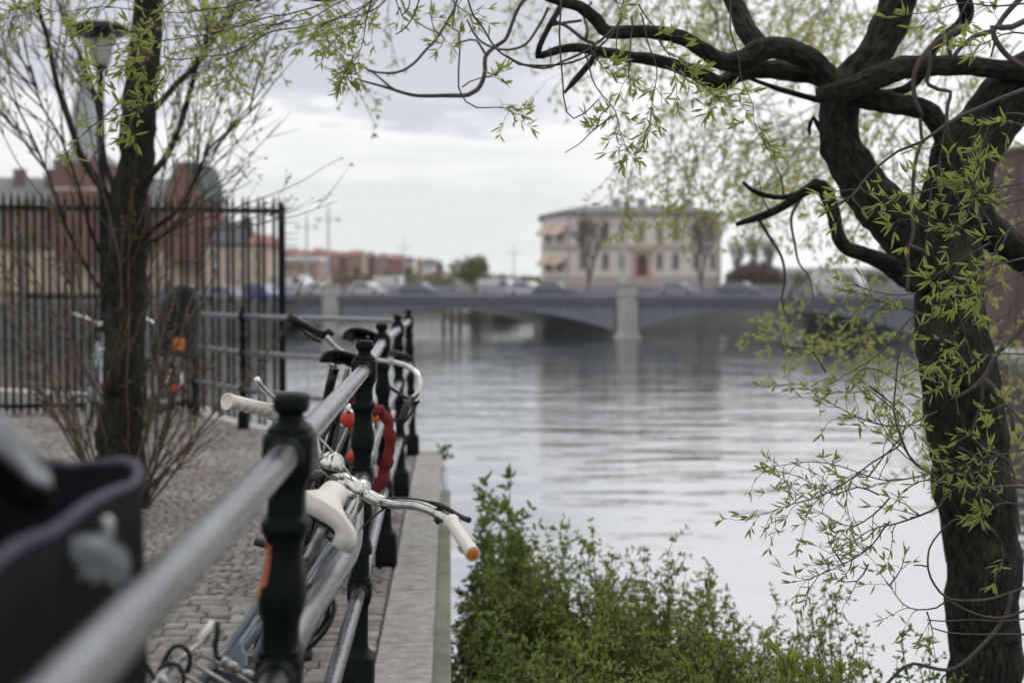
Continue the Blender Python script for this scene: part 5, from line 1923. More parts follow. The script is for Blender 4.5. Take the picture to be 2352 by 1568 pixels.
shrub('bank_shrub', 2130, 4.9, zat(1490, 4.9), .36, .35, 'low shrub growing in front of the willow foot', 75, leafk=.9, mat='shrub_leaf_b')
shrub('bank_shrub', 1280, 4.6, zat(1490, 4.6), .42, .35, 'nearest shrub at the bottom edge right of the quay ledge', 70)
# lone sprig at the quay corner
sb_ = V((-.03, 11.3, -.5))
SG = thing('wall_sprig', sb_, 'little green sprig sticking up past the end coping stone of the quay', 'plant')
tw, lf = MB(), MB()
e = at(1020, 1040, 11.25)
for k in range(5):
    p = curly([sb_, sb_.lerp(e, .6) + rv(rs) * .03, e + rv(rs) * .05], .04, .02, rs)
    tw.tube(p, lerp_list([.004, .0015], len(p)), 4)
    for q in range(7):
        lf.leaf(p[-1] + rv(rs) * .02, rv(rs) + V((.4, 0, .3)), rv(rs), .05, .013, .1)
tw.build('branches', 'dark_twig', SG)
lf.build('foliage', 'shrub_leaf_b', SG, smooth=False)
# fresh yellow green shoots at the very bottom
YS = thing('young_shoot', at(1800, 1640, 4.0), 'yellow green leafy shoots rising at the bottom edge below the shrubs', 'plant')
lf = MB()
for x, y in ((1815, 1535), (1850, 1545), (1880, 1550), (1790, 1550), (1930, 1548)):
    tw = MB()
    p = path([(1830 + (x - 1830) * .5, 1680), (x, 1600), (x + rs.uniform(-8, 8), y)], 4.0)
    tw.tube(cr(p, .02), .0018, 4)
    leafy(lf, cr(p, .02), rs, .02, .05, .0075, .3, 6, .7)
    tw.build('stem', 'twig', YS)
lf.build('foliage', 'young_leaf', YS, smooth=False)
# ------------------------------------------------------------------ bridge
M['bridge'] = pmat('blue_grey_bridge_paint', (0.145, 0.175, 0.195), 0.55, c2=(0.17, 0.20, 0.22), scale=.5)
M['fascia'] = pmat('dark_bridge_fascia', (0.080, 0.10, 0.115), 0.55, c2=(0.10, 0.12, 0.135), scale=.5)
M['balus'] = pmat('lilac_grey_balustrade', (0.30, 0.30, 0.345), 0.6, c2=(0.25, 0.25, 0.29), scale=1)
M['pier'] = pmat('pale_pier_stone', (0.50, 0.48, 0.45), 0.8, c2=(0.38, 0.365, 0.34), scale=.8)
M['pier_dark'] = pmat('shade_toned_pier_masonry', (0.14, 0.13, 0.125), 0.85, c2=(0.09, 0.085, 0.08), scale=.7)  # pier walls under the deck: their shade is painted into this dark tone
M['asphalt'] = pmat('asphalt', (0.05, 0.05, 0.052), 0.9, c2=(0.06, 0.06, 0.06), scale=1)
M['pale_paint'] = pmat('pale_grey_lamp_paint', (0.42, 0.45, 0.46), 0.5, c2=(0.37, 0.40, 0.41), scale=2)
ST = [atz(-640, 182, 0), atz(75, 166, 0), atz(755, 150, 0), atz(1435, 134, 0), atz(2125, 121, 0), atz(2790, 111, 0), atz(3500, 102, 0)]
SK = FWD * 14 + RGT * (-6.5)
SK.z = 0
BR = thing('road_bridge', ST[3], 'long blue grey arched road bridge with pale stone piers crossing the river', 'bridge')
ZD, ZF, ZC, ZS = 0.56, -0.16, -0.50, -2.62
for i in range(1, len(ST) - 1):
    a, b = ST[i], ST[i + 1]
    d = b - a
    L = d.length
    t0, t1 = 1.0 / L, 1 - 1.0 / L
    n_ = 26
    mb = MB()
    lo, hi = [], []
    for k in range(n_ + 1):
        s = k / n_
        p = a + d * (t0 + (t1 - t0) * s)
        q = 2 * s - 1
        z = ZS + (ZC - ZS) * (1 - abs(q) ** 2.3)
        lo.append(V((p.x, p.y, z)))
        hi.append(V((p.x, p.y, ZF)))
    vs = lo + hi + [p + SK for p in lo] + [p + SK for p in hi]
    m = n_ + 1
    fs = []
    for k in range(n_):
        fs.append((k, k + 1, m + k + 1, m + k))
        fs.append((2 * m + k + 1, 2 * m + k, 3 * m + k, 3 * m + k + 1))
        fs.append((k + 1, k, 2 * m + k, 2 * m + k + 1))
    mb.add(vs, fs)
    # stiffening ribs and lattice holes read as darker panels on the spandrel
    fr = V((-SK.x, -SK.y, 0)).normalized()
    for k in range(2, n_ - 1):
        p0, p1 = lo[k] + fr * .06, hi[k] + fr * .06
        mb.tube([p0, p1], .07, 4)
    mb.tube([p + fr * .08 + V((0, 0, .08)) for p in lo], .13, 6)
    mb.build('arch', 'bridge', BR, smooth=False)
mb = MB()
a, b = ST[1], ST[-1]
pts = ST[1:]
fr = V((-SK.x, -SK.y, 0)).normalized()
for i in range(len(pts) - 1):
    p, q = pts[i], pts[i + 1]
    o1 = fr * .45
    mb.prism([p + o1 + V((0, 0, ZF)), q + o1 + V((0, 0, ZF)), q + o1 + V((0, 0, ZD)), p + o1 + V((0, 0, ZD))], SK - o1 * 2)
    mb.prism([p + o1 * 1.5 + V((0, 0, ZD - .22)), q + o1 * 1.5 + V((0, 0, ZD - .22)), q + o1 * 1.5 + V((0, 0, ZD + .03)), p + o1 * 1.5 + V((0, 0, ZD + .03))], -o1 * .5)
mb.build('deck', 'fascia', BR, smooth=False)
for side in (0, 1):
    mb = MB()
    for i in range(len(pts) - 1):
        o1 = (fr * .3) if side == 0 else (SK - fr * .3)
        p, q = pts[i] + o1, pts[i + 1] + o1
        L = (q - p).length
        k = int(L / .45)
        for s in range(k):
            c = p.lerp(q, s / k)
            mb.box((c.x, c.y, ZD + .55), (.14, .10, 1.0))
        for z in (ZD + .14, ZD + 1.07):
            mb.tube([p + V((0, 0, z)), q + V((0, 0, z))], .075, 5)
    mb.build('balustrade', 'balus', BR, smooth=False)
for i in (1, 2, 3, 4, 5):
    p = ST[i]
    mb = MB()
    ang = math.atan2(-fr.x, fr.y)
    rot = Matrix.Rotation(math.atan2(fr.y, fr.x) + PI / 2, 3, 'Z')
    c = p + fr * .55
    mb.box((c.x, c.y, -1.2), (1.45, 1.5, 4.2), rot, .98)
    mb.box((c.x, c.y, 1.22), (1.35, 1.35, 1.0), rot)
    mb.box((c.x, c.y, 1.80), (1.75, 1.6, .18), rot)
    mb.box((c.x, c.y, .80), (1.75, 1.6, .14), rot)
    mb.box((c.x, c.y, -3.25), (2.2, 2.0, .7), rot, .85)
    po = mb.build('pier', 'pier', BR, smooth=False)
    mb = MB()
    wv = (ST[i + 1] - ST[i]).normalized() * 1.05
    mb.prism([p - wv + V((0, 0, -5)), p + wv + V((0, 0, -5)), p + wv + V((0, 0, ZF)), p - wv + V((0, 0, ZF))], SK)
    mb.build('pier_wall', 'pier_dark', po, smooth=False)


def bridge_lamp(px, d, ybase, ytop, label, k=1.0):
    b = at(px, ybase, d)
    t = at(px, ytop, d)
    H = t.z - b.z
    r = thing('bridge_lamp', b, label, 'street lamp', 'lamps on the bridge')
    mb = MB()
    mb.lathe([(z, r_ * k) for z, r_ in ((0, .30), (H * .05, .28), (H * .08, .20), (H * .3, .16), (H * .31, .2), (H * .33, .13), (H * .8, .09), (H * .82, .12), (H, .05))], b, 10)
    arm = H * .80
    for s in (-1, 1):
        mb.tube([b + V((0, 0, arm - .25)), b + RGT * s * .5 + V((0, 0, arm - .05)), b + RGT * s * 1.0 * k + V((0, 0, arm))], .045 * k, 5)
    mb.build('lamp_pole', 'pale_paint', r)
    for s in (-1, 1):
        g = MB()
        c = b + RGT * s * 1.05 * k
        g.lathe([(arm - .32 * k, .05 * k), (arm - .25 * k, .15 * k), (arm - .05 * k, .2 * k), (arm + .12 * k, .17 * k), (arm + .2 * k, .03 * k)], (c.x, c.y, b.z), 10)
        g.build('lamp_head', 'pale_paint', r)


bridge_lamp(1431, 133.6, 653, 478, 'grey twin arm lamp column on the pale pier in front of the mansion')
bridge_lamp(755, 149.5, 654, 465, 'taller of the two pale twin arm lamps near the left pier of the bridge')
bridge_lamp(705, 164, 655, 487, 'shorter pale twin arm lamp just right of the spiked fence end')
bridge_lamp(1180, 152, 655, 560, 'faint small lamp on the far bridge parapet left of the mansion', .5)
bridge_lamp(928, 158, 655, 545, 'faint thin lamp above the left bridge arch by the far houses', .5)

# ------------------------------------------------------------------ land across the water
M['land'] = pmat('far_ground', (0.10, 0.105, 0.075), 0.95, c2=(0.14, 0.13, 0.11), scale=.05)
M['emb'] = pmat('grey_embankment', (0.17, 0.165, 0.155), 0.9, c2=(0.115, 0.11, 0.105), scale=.4)
def land(name, pts, z0, z1, mat='land'):
    mb = MB()
    mb.prism([V((p.x, p.y, z0)) for p in pts], (0, 0, z1 - z0))
    return structure(mb.build(name, mat, smooth=False))
land('far_shore', [atz(-2500, 250, 0), atz(640, 203, 0), atz(748, 205, 0), atz(800, 300, 0), atz(900, 335, 0), atz(1500, 345, 0), atz(3500, 330, 0), atz(3000, 780, 0), atz(-2500, 700, 0)], -6, 0.9)
land('left_embankment', [atz(-2600, 118, 0), atz(300, 133, 0), atz(640, 150, 0), atz(660, 215, 0), atz(-2600, 251, 0)], -6, 0.15, 'emb')
land('island', [atz(1225, 186, 0), atz(1300, 176, 0), atz(1700, 172, 0), atz(1830, 178, 0), atz(1900, 200, 0), atz(1850, 235, 0), atz(1260, 235, 0)], -6, 0.95, 'emb')
land('islet', [atz(1022, 235, 0), atz(1052, 205, 0), atz(1130, 198, 0), atz(1222, 205, 0), atz(1232, 240, 0)], -6, -1.9, 'land')
mb = MB()
g, fs = [], []
for i in range(31):
    for j in range(7):
        x = -880 + 1760 * i / 30
        y = 400 + 380 * j / 6
        hz = 17 * math.exp(-((x + 160) / 190) ** 2) + 7 * math.exp(-((x - 600) / 400) ** 2)
        z = -.5 + hz * min(1, j / 2.5) + (1.2 * noise.noise(V((x * .01, y * .01, 0))) if j else -2)
        g.append((x, y, z))
for i in range(30):
    for j in range(6):
        q = i * 7 + j
        fs.append((q, q + 7, q + 8, q + 1))
mb.add(g, fs)
structure(mb.build('hills', 'land'))

# ------------------------------------------------------------------ buildings
for nm, c1, c2_ in (('brick', (0.27, 0.105, 0.075), (0.205, 0.08, 0.06)), ('cream', (0.56, 0.45, 0.34), (0.47, 0.37, 0.28)), ('pale', (0.80, 0.74, 0.66), (0.72, 0.66, 0.60)),
                    ('pink', (0.54, 0.38, 0.34), (0.47, 0.33, 0.30)), ('redwall', (0.36, 0.16, 0.135), (0.30, 0.14, 0.12)), ('ochre', (0.44, 0.32, 0.25), (0.38, 0.28, 0.22)),
                    ('redroof', (0.30, 0.13, 0.11), (0.24, 0.11, 0.095)), ('darkroof', (0.065, 0.065, 0.075), (0.09, 0.09, 0.10)), ('greyroof', (0.19, 0.185, 0.19), (0.15, 0.145, 0.15)),
                    ('greenroof', (0.065, 0.095, 0.095), (0.085, 0.115, 0.11)), ('copper', (0.34, 0.395, 0.385), (0.29, 0.34, 0.335)), ('awning', (0.64, 0.48, 0.37), (0.58, 0.43, 0.33)),
                    ('wood', (0.22, 0.07, 0.025), (0.16, 0.05, 0.02)), ('brownwall', (0.11, 0.075, 0.065), (0.085, 0.06, 0.05)), ('white', (0.70, 0.70, 0.70), (0.62, 0.62, 0.62)),
                    ('stone', (0.52, 0.46, 0.42), (0.46, 0.41, 0.37)), ('lilac', (0.33, 0.32, 0.36), (0.28, 0.27, 0.31)), ('plum', (0.22, 0.12, 0.12), (0.17, 0.10, 0.10))):
    M[nm] = pmat(nm + '_surface', c1, 0.85, c2=c2_, scale=.6, bump=0.2, bscale=6)
M['brick'] = pmat('brick_surface', (0.225, 0.110, 0.085), 0.9, c2=(0.17, 0.085, 0.07), scale=1.5, bump=.3, bscale=8)


class Facade:
    """a vertical wall plane between two columns of the view at given distances; u,z in metres on it"""
    def __init__(s, pa, da, pb, db):
        s.a, s.b = atz(pa, da, 0), atz(pb, db, 0)
        s.d = (s.b - s.a)
        s.L = s.d.length
        s.d.normalize()
        s.n = V((s.d.y, -s.d.x, 0))          # outward, towards the viewer
        if s.n.dot(FWD) > 0:
            s.n = -s.n
        s.da, s.db = da, db

    def hit(s, px):
        r = FWD + RGT * ((px - 1176) / FP)
        t = (s.a.x * r.y - s.a.y * r.x) / (r.x * s.d.y - r.y * s.d.x)
        return s.a + s.d * t

    def pt(s, px, py, out=0.0):
        p = s.hit(px)
        dep = (p - V((0, 0, p.z))).dot(V((FWD.x, FWD.y, 0)).normalized())
        p.z = CAMZ - (py - 665) / FP * dep
        return p + s.n * out

    def panel(s, mb, px0, py0, px1, py1, out0, out1):
        a, b, c, d = s.pt(px0, py1, out0), s.pt(px1, py1, out0), s.pt(px1, py0, out0), s.pt(px0, py0, out0)
        mb.prism([a, b, c, d], s.n * (out1 - out0))


def windows(F, root, rects, frame='stone', pane='glass', wall=None, sill=True):
    """each window: a surround part with its pane as sub-part"""
    for (x0, y0, x1, y1) in rects:
        w = MB()
        ex, ey = (x1 - x0) * .14, (y1 - y0) * .07
        F.panel(w, x0 - ex, y0 - ey, x0, y1 + ey, .02, .16)
        F.panel(w, x1, y0 - ey, x1 + ex, y1 + ey, .02, .16)
        F.panel(w, x0, y0 - ey, x1, y0, .02, .18)
        F.panel(w, x0, y1, x1, y1 + ey, .02, .22)
        xm = (x0 + x1) / 2
        F.panel(w, xm - ex * .25, y0, xm + ex * .25, y1, .03, .10)
        wo = w.build('window', frame, root, smooth=False)
        p = MB()
        F.panel(p, x0, y0, x1, y1, .005, .05)
        p.build('pane', pane, wo, smooth=False)


# the mansion on the island
MN = thing('mansion', atz(1450, 190, 1.5), 'pale two storey mansion with hipped roof, brown door and peach awnings beyond the bridge', 'building')
F1 = Facade(1302, 184, 1655, 186)
F2 = Facade(1247, 193, 1302, 184)
zb, ze = .9, F1.pt(1470, 492).z
P1, P2_, P3_ = F2.a.copy(), F1.a.copy(), F1.b.copy()
bk = V((FWD.x, FWD.y, 0)).normalized() * 16
P4_, P5_ = P3_ + bk, P1 + bk * .75
foot = [P1, P2_, P3_, P4_, P5_]
mb = MB()
mb.prism([V((p.x, p.y, zb)) for p in foot], (0, 0, ze - zb))
mb.build('wall', 'pale', MN, smooth=False)
mb = MB()
F1.panel(mb, 1302, 634, 1655, 668, .0, .14)
F2.panel(mb, 1247, 634, 1302, 668, .0, .14)
F1.panel(mb, 1302, 562, 1655, 573, .0, .22)
F2.panel(mb, 1247, 562, 1302, 573, .0, .22)
F1.panel(mb, 1302, 493, 1655, 500, .0, .20)
for x in (1302, 1648):
    F1.panel(mb, x, 500, x + 7, 634, .0, .12)
mb.build('string_course', 'stone', MN, smooth=False)
mb = MB()
ov = [V((p.x, p.y, ze)) for p in foot]
cen = sum(ov, V((0, 0, 0))) / 5
eave = [cen + (p - cen) * 1.05 for p in ov]
ridge = [cen + (p - cen) * .62 + V((0, 0, 1.25)) for p in ov]
vs = eave + [p + V((0, 0, .22)) for p in eave] + ridge
fs = [(4, 3, 2, 1, 0), (10, 11, 12, 13, 14)]
for i in range(5):
    j = (i + 1) % 5
    fs.append((i, j, 5 + j, 5 + i))
    fs.append((5 + i, 5 + j, 10 + j, 10 + i))
mb.add(vs, fs)
RF = mb.build('roof', 'greyroof', MN, smooth=False)
for px in (1414, 1473, 1580):
    mb = MB()
    c = atz(px, 193, ze + 1.6)
    mb.box(c, (1.1, 1.0, 1.6))
    mb.box(c + V((0, 0, .85)), (1.3, 1.2, .16))
    mb.build('chimney', 'lilac', RF, smooth=False)
rects = []
for x in (1338, 1390, 1429, 1472, 1514, 1551, 1598, 1636):
    rects.append((x - 6, 512, x + 6, 552))
    if x != 1472:
        rects.append((x - 6, 583, x + 6, 616))
windows(F1, MN, rects)
windows(F2, MN, [(1256, 530, 1266, 556), (1281, 528, 1293, 555), (1257, 600, 1267, 622), (1281, 599, 1293, 621)])
mb = MB()
F1.panel(mb, 1452, 578, 1461, 654, .0, .35)
F1.panel(mb, 1485, 578, 1495, 654, .0, .35)
F1.panel(mb, 1450, 570, 1497, 579, .0, .5)
F1.panel(mb, 1450, 654, 1497, 662, .0, .9)
DS = mb.build('door_surround', 'pink', MN, smooth=False)
mb = MB()
F1.panel(mb, 1462, 618, 1484, 650, .02, .12)
mb.build('door', 'wood', MN, smooth=False)
mb = MB()
arc = [F1.pt(1462, 618, .02), F1.pt(1484, 618, .02)] + [F1.pt(1473 + 11 * math.cos(PI * k / 10), 596 - 11 * math.sin(PI * k / 10), .02) for k in range(11)]
mb.prism(arc, F1.n * .08)
mb.build('fanlight', 'brownwall', MN, smooth=False)
for (x0, x1, y0, y1) in ((1249, 1271, 519, 538), (1277, 1300, 518, 537), (1250, 1271, 590, 606), (1277, 1300, 590, 605)):
    mb = MB()
    a, b = F2.pt(x0, y0, .15), F2.pt(x1, y0, .15)
    c, d = F2.pt(x1, y1, 1.15), F2.pt(x0, y1, 1.15)
    mb.prism([a, b, c, d], (0, 0, -.05))
    mb.prism([d, c, c + V((0, 0, -.28)), d + V((0, 0, -.28))], F2.n * .03)
    for p, q in ((a, d), (b, c)):
        mb.prism([p, q, F2.pt(x0 if p is a else x1, y1, .15)], F2.d * .03)
    mb.build('awning', 'awning', MN, smooth=False)

# large red brick building on the left bank
BK = thing('brick_building', atz(250, 165, .2), 'large red brick building with square tower and dark green gable roof behind the fence', 'building')
G1 = Facade(-420, 158, 470, 160)
Gt = Facade(128, 157.4, 236, 157.6)
bkd = V((FWD.x, FWD.y, 0)).normalized()
def mass(F, px0, px1, ytop, ybot, dep, mat, name, root, out=0.0):
    mb = MB()
    a, b = F.pt(px0, ybot, out), F.pt(px1, ybot, out)
    c, d = F.pt(px1, ytop, out), F.pt(px0, ytop, out)
    b.z = a.z
    c.z = d.z
    mb.prism([a, b, c, d], bkd * dep)
    return mb.build(name, mat, root, smooth=False)
def gable(F, px0, px1, yeave, ytop, dep, mat, name, root, out=.0, front=None, hip=0.0):
    """ridge running away from the viewer"""
    mb = MB()
    a, b = F.pt(px0, yeave, out), F.pt(px1, yeave, out)
    t = F.pt((px0 + px1) / 2, ytop, out)
    mb.prism([a, b, t], bkd * dep)
    return mb.build(name, mat, root, smooth=False)
def longroof(F, px0, px1, yeave, ytop, dep, mat, name, root, hip=.0, over=.4):
    mb = MB()
    a, b = F.pt(px0, yeave, over), F.pt(px1, yeave, over)
    b.z = a.z
    h = F.pt((px0 + px1) / 2, ytop).z - a.z
    w = (b - a)
    r0, r1 = a + w * hip + bkd * dep / 2 + V((0, 0, h)), b - w * hip + bkd * dep / 2 + V((0, 0, h))
    c, d = b + bkd * (dep + over), a + bkd * (dep + over)
    lo = [p - V((0, 0, .25)) for p in (a, b, c, d)]
    mb.add([a, b, c, d, r0, r1] + lo, [(0, 1, 5, 4), (1, 2, 5), (2, 3, 4, 5), (3, 0, 4), (0, 6, 7, 1), (1, 7, 8, 2), (2, 8, 9, 3), (3, 9, 6, 0), (9, 8, 7, 6)])
    return mb.build(name, mat, root, smooth=False)
mass(G1, -420, 468, 478, 600, 14, 'brick', 'wall', BK)
mass(G1, -422, 470, 574, 672, 14, 'cream', 'base', BK, .25)
RB = longroof(G1, -425, 380, 478, 398, 14, 'greyroof', 'roof', BK, .02)
mass(Gt, 130, 232, 370, 600, 9, 'brick', 'tower', BK, .3)
mass(Gt, 128, 234, 432, 438, 9.2, 'stone', 'tower_band', BK, .4)
longroof(Gt, 126, 236, 371, 330, 9, 'greyroof', 'tower_roof', BK, .3)
G3 = Facade(372, 157.2, 472, 157.4)
mass(G3, 378, 468, 455, 600, 12, 'brick', 'gable_wing', BK, .3)
mb = MB()
a, b, t0, t1 = G3.pt(384, 455, .3), G3.pt(462, 455, .3), G3.pt(418, 378, .3), G3.pt(428, 378, .3)
mb.prism([a, b, t1, t0], bkd * .6)
mb.build('gable_front', 'brick', BK, smooth=False)
mb = MB()
e0, e1 = G3.pt(374, 458, .1), G3.pt(474, 458, .1)
r0, r1 = G3.pt(404, 372, -.3), G3.pt(458, 372, -.3)
mb.add([e0, e1, e1 + bkd * 12, e0 + bkd * 12, r0 + bkd * .2, r1 + bkd * .2, r1 + bkd * 10, r0 + bkd * 10],
       [(0, 1, 5, 4), (1, 2, 6, 5), (2, 3, 7, 6), (3, 0, 4, 7), (4, 5, 6, 7), (3, 2, 1, 0)])
mb.build('gable_roof', 'greenroof', BK, smooth=False)
wr = []
for x in (-60, -30, 5, 35, 70, 100, 255, 285, 315, 345):
    for y in (492, 530):
        wr.append((x - 5, y, x + 5, y + 24))
windows(G1, BK, wr, 'stone')
windows(Gt, BK, [(150, 395, 162, 425), (198, 395, 210, 425), (150, 492, 160, 520), (200, 492, 210, 520), (150, 538, 160, 566), (200, 538, 210, 566)], 'stone')
windows(G3, BK, [(398, 470, 410, 498), (434, 470, 446, 498), (398, 520, 410, 548), (434, 520, 446, 548), (417, 425, 428, 448)], 'stone')
windows(G1, BK, [(x, 600, x + 12, 636) for x in (-40, 10, 60, 110, 160, 210, 260, 310, 360, 410)], 'cream')
for k, x in enumerate((20, 95, 300)):
    mb = MB()
    c = G1.pt(x, 412, -5)
    mb.box(c, (1.2, 1.2, 3.0))
    mb.build('chimney', 'plum', RB, smooth=False)

# church spire further back
SPD = 260
sb0 = atz(198, SPD, .9)
CH = thing('church_tower', sb0, 'pale green copper church spire rising behind the brick tower', 'church')
def sz_(y):
    return at(198, y, SPD).z
mb = MB()
mb.lathe([(.9, 2.6, 8), (sz_(375), 2.6, 8), (sz_(372), 2.9, 8), (sz_(366), 2.9, 8)], (sb0.x, sb0.y, 0), 16)
mb.build('tower', 'stone', CH, smooth=False)
mb = MB()
mb.lathe([(sz_(367), 2.5, 8), (sz_(330), 2.35, 4), (sz_(250), 2.0, 4), (sz_(215), 1.6, 4), (sz_(205), 1.0, 3), (sz_(150), .3, 2), (sz_(140), .05, 2)], (sb0.x, sb0.y, 0), 16)
mb.build('spire', 'copper', CH, smooth=False)

# cream house beside it
CM = thing('cream_house', atz(545, 160, .2), 'cream waterfront house with dark roof behind the right end of the fence', 'building')
G4 = Facade(472, 154, 618, 156)
mass(G4, 474, 616, 556, 672, 10, 'cream', 'wall', CM)
longroof(G4, 472, 565, 558, 506, 10, 'darkroof', 'roof', CM, .12)
longroof(G4, 560, 620, 558, 536, 10, 'redroof', 'roof', CM, .15)
windows(G4, CM, [(x - 6, y, x + 6, y + 24) for x in (495, 525, 555, 590) for y in (575, 615)], 'pale')
mb = MB()
mb.lathe([(G4.pt(578, 545).z, .8), (G4.pt(578, 505).z, .75), (G4.pt(578, 498).z, .5), (G4.pt(578, 490).z, .05)], G4.pt(578, 545, -4) * 1.0 - V((0, 0, G4.pt(578, 545, -4).z)), 10)
mb.build('turret', 'darkroof', CM, smooth=False)
# slim hall with white front between fence and bridge
WH = thing('boathouse', atz(690, 210, .9), 'low brownish waterfront block with pale roof band right of the fence end', 'building')
G5 = Facade(652, 206, 735, 207)
mass(G5, 654, 732, 596, 668, 9, 'ochre', 'wall', WH)
mass(G5, 652, 734, 588, 600, 9.3, 'white', 'roof', WH, .2)
windows(G5, WH, [(x, y, x + 13, y + 7) for x in (660, 684, 708) for y in (610, 628, 644)], 'stone')

# row of houses on the hill
hr = random.Random(4)
rows = [(616, 652, 574, 'redwall', 'redroof'), (648, 676, 569, 'pink', 'redroof'), (675, 707, 574, 'redwall', 'redroof'), (706, 742, 570, 'pink', 'redroof'), (740, 764, 575, 'redwall', 'redroof'), (762, 798, 578, 'plum', 'plum'),
        (797, 832, 575, 'ochre', 'redroof'), (830, 862, 579, 'plum', 'plum'), (860, 893, 582, 'ochre', 'plum'), (890, 925, 584, 'redwall', 'redroof'), (922, 950, 590, 'pale', 'darkroof'), (948, 972, 593, 'pink', 'plum'),
        (970, 994, 595, 'pale', 'darkroof'), (992, 1014, 599, 'plum', 'darkroof')]
lab = ['red house half behind the fence end on the hill', 'pink house with red roof nearest the fence on the hill', 'red house left of the shorter bridge lamp on the hill', 'pink house behind the shorter bridge lamp on the hill',
       'narrow red house behind the taller bridge lamp', 'dark plum house right of the taller bridge lamp', 'ochre house with red roof in the middle of the hill row', 'dark plum house in the middle of the hill row',
       'ochre house with plum roof on the hill', 'red house with red roof at the right half of the hill row', 'pale house with dark roof on the lower hill', 'small pink house low on the right of the hill',
       'small pale house near the right end of the hill row', 'plum house at the right end of the hill row']
for k, (x0, x1, yt, wm, rm) in enumerate(rows):
    d = 330 + 26 * (k % 3) + 4 * k
    Fh = Facade(x0, d, x1, d + hr.uniform(-4, 4))
    h = thing('hill_house', atz((x0 + x1) / 2, d, 1), lab[k], 'house', 'houses on the far hill')
    mass(Fh, x0, x1, yt + 10, 668, 14, wm, 'wall', h)
    longroof(Fh, x0, x1, yt + 11, yt - 2, 14, rm, 'roof', h, hr.uniform(.05, .3), .2)
    w = (x1 - x0) / 3
    windows(Fh, h, [(x0 + w * (q + .3), yt + 16 + r * 13, x0 + w * (q + .7), yt + 23 + r * 13) for q in range(3) for r in range(3)], wm)
# low lilac range on the right horizon, seen between the willow limbs
LR_ = thing('long_building', atz(1950, 360, .9), 'long pale lilac building low on the horizon between island and willow trunk', 'building')
G6 = Facade(1770, 362, 2330, 358)
mass(G6, 1775, 2320, 628, 668, 12, 'lilac', 'wall', LR_)
longroof(G6, 1772, 2324, 629, 614, 12, 'greyroof', 'roof', LR_, .02)
windows(G6, LR_, [(1795 + 24 * q, y, 1805 + 24 * q, y + 8) for q in range(20) for y in (634, 648)], 'white')
# dark brown block at the right edge
BR_ = thing('brown_building', atz(2420, 95, -3), 'dark brown building at the right edge behind the leaning willow limb', 'building')
G7 = Facade(2326, 95, 2620, 90)
mass(G7, 2328, 2620, 345, 800, 12, 'brownwall', 'wall', BR_)
mass(G7, 2326, 2622, 337, 346, 12.4, 'plum', 'cornice', BR_, .2)
windows(G7, BR_, [(x, y, x + 24, y + 50) for x in (2345, 2400, 2455) for y in (380, 470, 560)], 'plum')

# ------------------------------------------------------------------ far trees
def leaf_tree(px, d, ytop, wpx, mat, label, group='trees across the river', dens=1.0, zb=.9, droop=0.0):
    rr = random.Random(int(px * 7 + d))
    b = atz(px, d, zb)
    zt = at(px, ytop, d).z
    H = zt - zb
    rx = wpx / FP * d / 2
    root = thing('leafy_tree', b, label, 'tree', group)
    tr = MB()
    tr.tube([b, b + V((.1, 0, H * .3)), b + V((0, .1, H * .6))], [H * .035, H * .025, H * .01], 7)
    for q in range(7):
        a = q * .9
        tr.tube([b + V((0, 0, H * (.25 + .04 * q))), b + V((math.cos(a) * rx * .5, math.sin(a) * rx * .5, H * (.55 + .04 * q)))], [H * .012, H * .004], 5)
    tr.build('trunk', 'far_twig', root)
    cr_ = MB()
    clumps = []
    zlo = .30 if ytop < 680 else .05
    for q in range(int(16 * dens)):
        a = rr.uniform(0, 2 * PI)
        r_ = math.sqrt(rr.random())
        z = rr.uniform(zlo, .93)
        k = math.sqrt(max(.05, 1 - ((z - .55) / .48) ** 2))
        clumps.append((b + V((math.cos(a) * rx * r_ * k * .85, math.sin(a) * rx * r_ * k * .85, H * z)), rx * rr.uniform(.22, .40)))
    for c, cr0 in clumps:
        for q in range(90):
            p = c + rv(rr) * cr0 * rr.uniform(.3, 1.0)
            if droop:
                p.z -= rr.random() * droop * H
            cr_.leaf(p, rv(rr), rv(rr), cr0 * .34, cr0 * .11)
    cr_.build('crown', mat, root, smooth=False)
